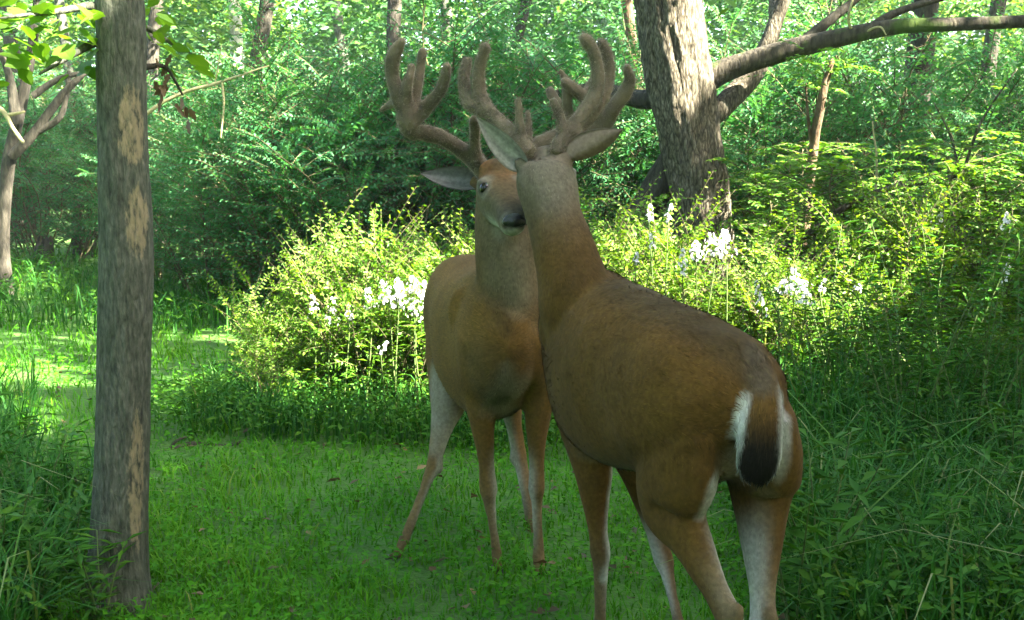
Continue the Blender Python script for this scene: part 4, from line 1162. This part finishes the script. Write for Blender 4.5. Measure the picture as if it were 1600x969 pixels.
HEAD = [(0.0, .050, .045, .060), (0.12, .066, .052, .085), (0.30, .075, .052, .098), (0.45, .063, .047, .092), (0.60, .048, .040, .074),
        (0.75, .040, .035, .056), (0.88, .0385, .033, .050), (0.96, .034, .029, .043), (1.0, .020, .018, .028)]

def build_deer(sp, torso, coat, back, pale, white, neck, poll, nose, legs, tail, ears, antlers, label, name_loc, hairs, splats, zs=1.0, face=None, flat=1.0):
    root = thing('deer', name_loc, label, 'deer', 'two bucks meeting on the grass path')
    B = Body()
    _, hd, lf = sp.at(0.5)
    def ctorso(t, ca, sa, p):
        c = lerp(coat, back, ss(0.75, 1.0, sa) * 0.8)
        c = lerp(c, pale, ss(-0.80, -1.0, sa) * 0.8)
        return c
    st = []
    for s, zt, zb, hw in torso:
        p, _, _ = sp.at(s)
        zt, zb = zt * zs, zb * zs
        zc = zb + (zt - zb) * 0.52
        st.append(((p[0], p[1], zc), hw, zt - zc, zc - zb))
    # torso lateral follows the bend
    a = np.array([[*x[0], x[1], x[2], x[3]] for x in st])
    B.tube(st, lf, (0, 0, 1), ctorso, n=36, per=5, hair=0.020, flow=-1.0, sq=2.25)
    for sg in (-1, 1):
        B.ball(sp.L(0.80, sg * 0.105, torso[7][1] * 0.86), (0.050, 0.050, 0.085), coat, flow=-hd, hair=0.014)
    # neck
    _, hd2, lf2 = sp.at(0.9)
    def cneck(t, ca, sa, p):
        c = lerp(coat, back, ss(0.5, 1.0, sa) * 0.5)
        c = lerp(c, pale, ss(-0.15, -0.85, sa) * (0.5 + 0.4 * t))
        if face is not None: c = lerp(c, face, 0.8 * ss(0.35, 0.98, t))
        return c
    B.tube([(tuple(q[0]), q[1], q[2], q[3]) for q in neck], lf2, tuple(-hd2 + np.array([0, 0, 0.3])), cneck, n=28, hair=0.018, flow=-1.0)
    # head
    poll, nose = np.array(tuple(poll)), np.array(tuple(nose))
    ax = unit(nose - poll); HL = np.linalg.norm(nose - poll)
    up = unit(np.array([0, 0, 1.0]) - ax * ax[2]); hl = np.cross(up, ax)   # hl: the deer's left
    def H(t, lat, u): return poll + ax * HL * t + hl * lat + up * u
    fc = face if face is not None else coat
    def chead(t, ca, sa, p):
        c = lerp(fc, back, ss(0.5, 1, sa) * 0.5)
        c = lerp(c, (0.15, 0.078, 0.030), ss(0.2, 0.8, sa) * ss(0.42, 0.12, t))
        c = lerp(c, white, ss(-0.35, -0.75, sa) * ss(0.35, 0.5, t) * 0.9)
        c = lerp(c, (0.045, 0.038, 0.032), ss(0.5, 0.85, t) * ss(-0.3, 0.3, sa) * 0.65)
        c = lerp(c, white, ss(0.80, 0.85, t) * ss(0.92, 0.88, t) * ss(0.1, 0.5, abs(ca)) * 0.22)
        c = lerp(c, (0.02, 0.02, 0.02), ss(0.91, 0.95, t) * ss(-0.5, -0.25, sa))
        return c
    B.tube([(tuple(H(t, 0, 0)), a_ * 1.0, bu, bd) for t, a_, bu, bd in HEAD], hl, up, chead, n=26, hair=0.006, flow=-1.0, sq=2.2)
    B.ball(H(0.07, 0, 0.034), (0.056, 0.054, 0.040), lerp(fc, back, 0.35), flow=-ax)
    for sg in (-1, 1):
        B.ball(H(0.32, sg * 0.054, 0.030), (0.024, 0.024, 0.018), lerp(fc, white, 0.15), flow=-ax)
        B.ball(H(0.10, sg * 0.040, 0.042), (0.024, 0.024, 0.024), (0.14, 0.078, 0.032), flow=-ax)
        B.splat(H(0.42, sg * 0.064, 0.022), H(0.36, sg * 0.064, 0.026), 0.034, lerp(white, fc, 0.55), 0.7)
        B.splat(H(0.40, sg * 0.062, 0.022), H(0.38, sg * 0.062, 0.022), 0.027, (0.018, 0.015, 0.012), 0.95)
    B.splat(H(0.55, 0, -0.09), H(0.45, 0, -0.10), 0.05, white, 0.5)
    # legs
    feet = []
    for lg in legs:
        kind, pts, sg = lg['kind'], [np.array(tuple(q)) for q in lg['pts']], lg['side']
        hdl = lg.get('hd', hd)
        inner = np.array(lf) * -sg
        def cleg(t, ca, sa, p, kind=kind, sg=sg):
            c = lerp(coat, lerp(coat, pale, 0.35), ss(0.3, 0.6, t))
            ins = -sg * ca
            c = lerp(c, white, ss(0.15, 0.75, ins) * ss(lg_in0, lg_in0 + 0.1, t) * ss(0.78, 0.55, t) * 0.85)
            if kind == 'hind': c = lerp(c, pale, ss(-0.2, -0.9, sa) * ss(0.30, 0.42, t) * 0.55)
            c = lerp(c, back, ss(0.9, 1.0, t) * 0.5)
            return c
        if kind == 'fore':
            sh, el, kn, ft, to = pts
            lg_in0 = 0.30
            st = [(sh, .050, .095, .095), (lerp(sh, el, .55), .062, .092, .092), (el, .053, .062, .066), (lerp(el, kn, .35), .040, .045, .048), (lerp(el, kn, .75), .026, .030, .031),
                  (kn, .028, .033, .029), (lerp(kn, ft, .15), .0205, .022, .024), (lerp(kn, ft, .5), .0165, .018, .020), (lerp(kn, ft, .85), .0175, .018, .022), (ft, .021, .021, .025),
                  (lerp(ft, to, .45), .018, .019, .019), (to + np.array([0, 0, 0.038]), .021, .022, .021)]
        else:
            hp, sf, hk, ft, to = pts
            lg_in0 = 0.22
            st = [(hp, .060, .125, .125), (lerp(hp, sf, .5), .078, .135, .150), (sf, .068, .095, .120), (lerp(sf, hk, .35), .046, .060, .075), (lerp(sf, hk, .72), .029, .034, .045),
                  (hk, .027, .031, .040), (lerp(hk, ft, .12), .0235, .027, .030), (lerp(hk, ft, .5), .019, .021, .022), (lerp(hk, ft, .85), .019, .020, .023), (ft, .022, .022, .026),
                  (lerp(ft, to, .45), .018, .019, .019), (to + np.array([0, 0, 0.038]), .021, .022, .021)]
        B.tube([(tuple(x[0]), x[1], x[2], x[3]) for x in st], lf, tuple(hdl), cleg, n=20, per=5, hair=0.009, flow=1.0)
        if kind == 'hind':   # point of the hock and the tarsal tuft
            B.ball(pts[2] - np.array(hdl) * 0.034 + np.array([0, 0, 0.022]), (0.017, 0.017, 0.026), lerp(coat, pale, 0.4), flow=(0, 0, -1))
            B.ball(pts[2] + inner * 0.018 - np.array([0, 0, 0.005]), (0.020, 0.020, 0.030), lerp(white, coat, 0.25), flow=(0, 0, -1), hair=0.02)
        feet.append((ft, to, hdl if 'fd' not in lg else np.array(lg['fd'])))
    if tail:
        def ctail(t, ca, sa, p):
            c = lerp(coat, (0.012, 0.010, 0.008), ss(0.28, 0.58, t))
            return lerp(c, white, ss(0.90, 0.97, abs(ca)) * ss(0.12, 0.25, t) * ss(1.0, 0.93, t))
        B.tube([(tuple(q[0]), q[1], q[2], q[3]) for q in tail], (-0.98, 0.2, 0), tuple(-np.array(hd)), ctail, n=24, per=6, hair=0.024, flow=1.0)
    for s_ in splats(sp, H) if splats else []:
        B.splat(*s_)
    ev, ec, ef = [], [], []
    for e in ears:
        v, c, f = ear_geo(*e)
        b = len(ev)
        ev += v; ec += c; ef += [tuple(i + b for i in q) for q in f]
        B.tube([(tuple(np.array(tuple(e[0])) - unit(np.array(tuple(e[1])) - np.array(tuple(e[0]))) * 0.03), .024, .022, .022), (tuple(e[0]), .022, .020, .020), (tuple(lerp(e[0], e[1], 0.16)), .017, .014, .014)], (0.3, 0.2, 0.9), (0, 1, 0), lambda *a, e=e: lerp(e[5], coat, 0.4), n=14, hair=0.008)
    B.finish('body', root, (ev, ef, ec), hairs=hairs, flat=flat)
    for tn in antlers:
        antler(root, tn)
    o = np.array(root.location)
    for sg in (-1, 1):
        e = bpy.data.meshes.new('eye')
        import bmesh
        bm = bmesh.new(); bmesh.ops.create_uvsphere(bm, u_segments=16, v_segments=10, radius=0.0185); bm.to_mesh(e); bm.free()
        e.materials.append(M['eye']); e.polygons.foreach_set('use_smooth', np.ones(len(e.polygons), bool))
        eo = link('eye', e, root); eo.location = H(0.385, sg * 0.0535, 0.0215) - o
    nb = Body()
    nb.tube([(tuple(H(0.925, 0, 0.012)), .028, .018, .018), (tuple(H(0.97, 0, 0.010)), .030, .018, .030), (tuple(H(1.0, 0, 0.004)), .026, .016, .030), (tuple(H(1.02, 0, -0.004)), .016, .010, .018)], hl, up, lambda *a: (0, 0, 0), n=20, per=5)
    for sg in (-1, 1):
        nb.ball(H(0.985, sg * 0.024, 0.004), 0.012, (0, 0, 0))
    V, F = nb.fuse(0.004, 5)
    mesh_obj('nose', V - o, F, M['nose'], root)
    for ft, to, h in feet:
        hoof(root, ft, to, h)
    return root

def T_(pts):  # [(px,py,Y,rpx)...] -> [(point, r)]
    return [(P(a, b, c), RR(d, c)) for a, b, c, d in pts]

# --- the buck that faces us
spA = Spine((-0.205, 4.62), [(0, 192), (0.5, 191), (1.0, 188)])
LA = spA.L
coatA, backA, paleA, whiteA, faceA = (0.128, 0.072, 0.020), (0.085, 0.054, 0.021), (0.19, 0.155, 0.10), (0.38, 0.36, 0.30), (0.105, 0.082, 0.050)
YA = 3.72
neckA = [(LA(0.80, 0, 0.84), .118, .17, .10), (P(797, 560, 3.85), .114, .15, .105), (P(797, 500, 3.78), .110, .14, .125), (P(794, 440, 3.75), .100, .125, .105), (P(789, 385, 3.74), .092, .11, .095),
         (P(784, 335, 3.74), .082, .092, .088), (P(778, 292, 3.74), .068, .075, .08)]
legsA = [
    dict(kind='fore', side=-1, pts=[LA(0.90, -0.085, 0.82), P(750, 608, 3.79), P(763, 765, 3.84), P(776, 866, 3.87), P(779, 905, 3.84)], hd=(0.15, -1, 0)),
    dict(kind='fore', side=1, pts=[LA(0.90, 0.085, 0.82), P(840, 608, 3.79), P(838, 765, 3.83), P(842, 872, 3.86), P(845, 914, 3.82)], hd=(0.1, -1, 0)),
    dict(kind='hind', side=-1, pts=[LA(0.20, -0.075, 0.84), P(701, 622, 4.22), P(678, 726, 4.10), P(628, 852, 4.00), P(611, 890, 3.96)], hd=(-0.25, -0.97, 0)),
    dict(kind='hind', side=1, pts=[LA(0.20, 0.075, 0.84), LA(0.32, 0.115, 0.58), P(812, 712, 4.32), P(832, 826, 4.28), P(836, 858, 4.24)], hd=(0.1, -1, 0)),
]
rA = (0.20, 0.165, 0.13)
earsA = [(P(752, 287, 3.73), P(656, 268, 3.76), 0.088, (0.15, -1.0, 0.25), (0.16, 0.15, 0.15), (0.16, 0.11, 0.07), (0.08, 0.065, 0.05)),
         (P(815, 280, 3.76), P(905, 262, 3.86), 0.088, (0.0, -1.0, 0.25), (0.16, 0.15, 0.15), (0.16, 0.11, 0.07), (0.08, 0.065, 0.05))]
antA = [
    [T_([(758, 272, 3.70, 14), (742, 250, 3.70, 15), (720, 234, 3.68, 13), (690, 215, 3.64, 12), (662, 207, 3.60, 12), (645, 205, 3.57, 13)]),
     T_([(645, 207, 3.57, 13), (638, 192, 3.55, 18), (636, 172, 3.54, 17), (624, 150, 3.53, 13), (614, 120, 3.52, 11), (614, 92, 3.50, 12), (627, 66, 3.48, 8)]),
     T_([(636, 180, 3.54, 14), (634, 150, 3.52, 10), (638, 125, 3.50, 8), (643, 105, 3.50, 6)]),
     T_([(640, 178, 3.55, 13), (649, 150, 3.56, 9), (655, 115, 3.57, 8), (660, 82, 3.56, 6)]),
     T_([(640, 195, 3.55, 14), (662, 172, 3.55, 12), (684, 148, 3.52, 10), (694, 126, 3.50, 9), (698, 104, 3.48, 7)]),
     T_([(626, 155, 3.53, 9), (610, 163, 3.58, 7), (597, 171, 3.60, 5)]),
     T_([(745, 255, 3.69, 12), (742, 228, 3.66, 10), (742, 205, 3.62, 9), (741, 188, 3.58, 7)])],
    [T_([(790, 268, 3.72, 14), (812, 246, 3.74, 15), (845, 224, 3.76, 13), (885, 207, 3.78, 12), (925, 200, 3.78, 12), (946, 192, 3.77, 13)]),
     T_([(945, 195, 3.77, 13), (960, 168, 3.75, 12), (975, 145, 3.74, 11), (984, 126, 3.73, 10), (980, 106, 3.70, 7)]),
     T_([(945, 190, 3.77, 12), (930, 172, 3.76, 11), (908, 148, 3.75, 10), (883, 130, 3.73, 8)]),
     T_([(900, 205, 3.78, 10), (889, 180, 3.78, 9), (886, 150, 3.76, 8), (885, 128, 3.75, 6), (876, 112, 3.74, 5)]),
     T_([(915, 152, 3.75, 9), (924, 135, 3.77, 8), (931, 118, 3.77, 6)]),
     T_([(888, 178, 3.78, 9), (870, 160, 3.80, 8), (860, 142, 3.80, 7)])],
]
def splA(sp, H):
    w, g = whiteA, (0.30, 0.27, 0.21)
    yield P(815, 385, 3.62), P(818, 470, 3.62), 0.075, (0.26, 0.215, 0.145), 0.6
    yield P(812, 372, 3.6), P(806, 378, 3.6), 0.05, whiteA, 0.8
    yield P(760, 560, 3.66), P(775, 640, 3.66), 0.10, (0.085, 0.065, 0.035), 0.45
    yield P(808, 590, 3.66), P(815, 630, 3.68), 0.06, (0.24, 0.19, 0.13), 0.5
    yield P(676, 590, 4.15), P(690, 650, 4.15), 0.09, (0.25, 0.23, 0.18), 0.8
    yield P(700, 640, 4.2), P(685, 700, 4.1), 0.05, (0.27, 0.245, 0.19), 0.6
deerA = build_deer(spA, TORSO_A, coatA, backA, paleA, whiteA, neckA, P(776, 279, 3.73), P(804, 350, 3.42), legsA, None, earsA, antA,
                   'velvet antlered buck standing chest forward, its face half hidden behind the other buck', (float(LA(0.5, 0, 0).x), float(LA(0.5, 0, 0).y), 0.0), 75000, splA, face=faceA)

# --- the buck seen from behind
spB = Spine((0.515, 2.52), [(0, 30), (0.25, 26), (0.5, 18), (0.8, 14), (1.1, 14)])
LB = spB.L
coatB, backB, paleB, whiteB, faceB = (0.090, 0.047, 0.012), (0.053, 0.036, 0.016), (0.18, 0.145, 0.095), (0.42, 0.41, 0.38), (0.150, 0.128, 0.096)
neckB = [(LB(0.80, 0, 0.82), .118, .16, .15), (P(905, 485, 3.20), .104, .15, .14), (P(890, 428, 3.22), .090, .115, .115), (P(877, 380, 3.25), .081, .092, .098),
         (P(864, 335, 3.28), .074, .080, .086), (P(855, 288, 3.31), .084, .074, .09), (P(853, 264, 3.33), .076, .06, .075)]
legsB = [
    dict(kind='fore', side=1, pts=[LB(0.84, 0.075, 0.84), P(925, 725, 3.22), P(938, 865, 3.20), P(938, 985, 3.24), P(938, 1025, 3.26)]),
    dict(kind='fore', side=-1, pts=[LB(0.84, -0.075, 0.84), LB(0.80, -0.10, 0.56), P(1038, 878, 3.25), P(1062, 985, 3.18), P(1068, 1020, 3.2)]),
    dict(kind='hind', side=1, pts=[LB(0.14, 0.082, 0.80), P(1046, 780, 2.67), P(1138, 966, 2.44), P(1146, 1150, 2.47), P(1140, 1200, 2.52)], hd=(-0.42, 0.9, 0)),
    dict(kind='hind', side=-1, pts=[LB(0.12, -0.105, 0.82), LB(0.16, -0.150, 0.60), P(1192, 978, 2.58), P(1196, 1130, 2.60), P(1192, 1170, 2.64)], hd=(-0.42, 0.9, 0)),
]
tailB = [(P(1190, 572, 2.60), .030, .02, .03), (P(1190, 610, 2.53), .040, .022, .03), (P(1188, 660, 2.485), .045, .024, .03), (P(1185, 705, 2.475), .050, .024, .03), (P(1182, 735, 2.48), .047, .02, .025), (P(1181, 754, 2.49), .032, .012, .014)]
earsB = [(P(818, 262, 3.30), P(746, 187, 3.24), 0.082, (-0.35, -0.9, 0.2), (0.32, 0.30, 0.28), (0.24, 0.21, 0.18), (0.16, 0.13, 0.10)),
         (P(888, 246, 3.31), P(973, 198, 3.26), 0.092, (0.05, 1.0, 0.45), (0.22, 0.19, 0.17), (0.22, 0.155, 0.122), (0.12, 0.085, 0.065))]
antB = [
    [T_([(828, 240, 3.32, 13), (812, 218, 3.34, 13), (788, 197, 3.37, 12), (762, 172, 3.40, 12), (749, 148, 3.42, 11), (748, 120, 3.42, 10.5), (751, 95, 3.41, 10), (758, 75, 3.40, 9.5)]),
     T_([(762, 176, 3.40, 11), (740, 166, 3.42, 11), (728, 150, 3.45, 11), (725, 125, 3.47, 10), (730, 97, 3.48, 9)]),
     T_([(818, 226, 3.34, 10), (812, 195, 3.33, 8), (810, 158, 3.33, 6.5)]),
     T_([(826, 232, 3.36, 8), (826, 205, 3.38, 6.5), (824, 178, 3.40, 5)])],
    [T_([(868, 242, 3.33, 13), (876, 222, 3.35, 13), (900, 192, 3.38, 12.5), (922, 163, 3.40, 12), (933, 138, 3.41, 11), (934, 105, 3.41, 10.5), (926, 78, 3.40, 10), (914, 60, 3.39, 9)]),
     T_([(890, 210, 3.36, 11), (918, 185, 3.42, 11), (940, 155, 3.46, 11), (951, 125, 3.48, 10), (950, 92, 3.48, 10), (940, 68, 3.47, 8.5)]),
     T_([(880, 216, 3.35, 10), (876, 185, 3.36, 8.5), (865, 160, 3.36, 7)])],
]
def splB(sp, H):
    w = whiteB
    yield P(1162, 622, 2.50), P(1150, 690, 2.46), 0.019, w, 0.9
    yield P(1150, 690, 2.46), P(1122, 760, 2.50), 0.020, w, 0.75
    yield P(1122, 760, 2.50), P(1094, 800, 2.55), 0.024, w, 0.5
    yield P(1222, 628, 2.56), P(1226, 690, 2.54), 0.032, w, 0.8
    yield P(1226, 690, 2.54), P(1212, 765, 2.55), 0.032, w, 0.65
    yield P(1140, 745, 2.50), P(1120, 790, 2.56), 0.035, w, 0.7
    yield P(1185, 790, 2.58), P(1172, 800, 2.6), 0.06, (0.22, 0.17, 0.11), 0.7
    yield P(1190, 520, 2.60), P(1188, 600, 2.52), 0.05, (0.075, 0.06, 0.042), 0.7
    yield P(1000, 448, 3.05), P(1050, 452, 2.95), 0.05, (0.13, 0.105, 0.07), 0.4
    yield P(952, 735, 3.2), P(948, 900, 3.2), 0.026, (0.40, 0.40, 0.37), 0.9
    yield P(905, 285, 3.3), P(900, 300, 3.3), 0.06, (0.20, 0.17, 0.12), 0.6
    yield P(850, 250, 3.28), P(860, 300, 3.24), 0.09, (0.145, 0.125, 0.095), 0.6
deerB = build_deer(spB, TORSO_B, coatB, backB, paleB, whiteB, neckB, P(855, 262, 3.33), P(868, 330, 3.63), legsB, tailB, earsB, antB,
                   'velvet antlered buck seen from behind with white edged tail and rump', (float(LB(0.5, 0, 0).x), float(LB(0.5, 0, 0).y), 0.0), 120000, splB, face=faceB, flat=0.12)
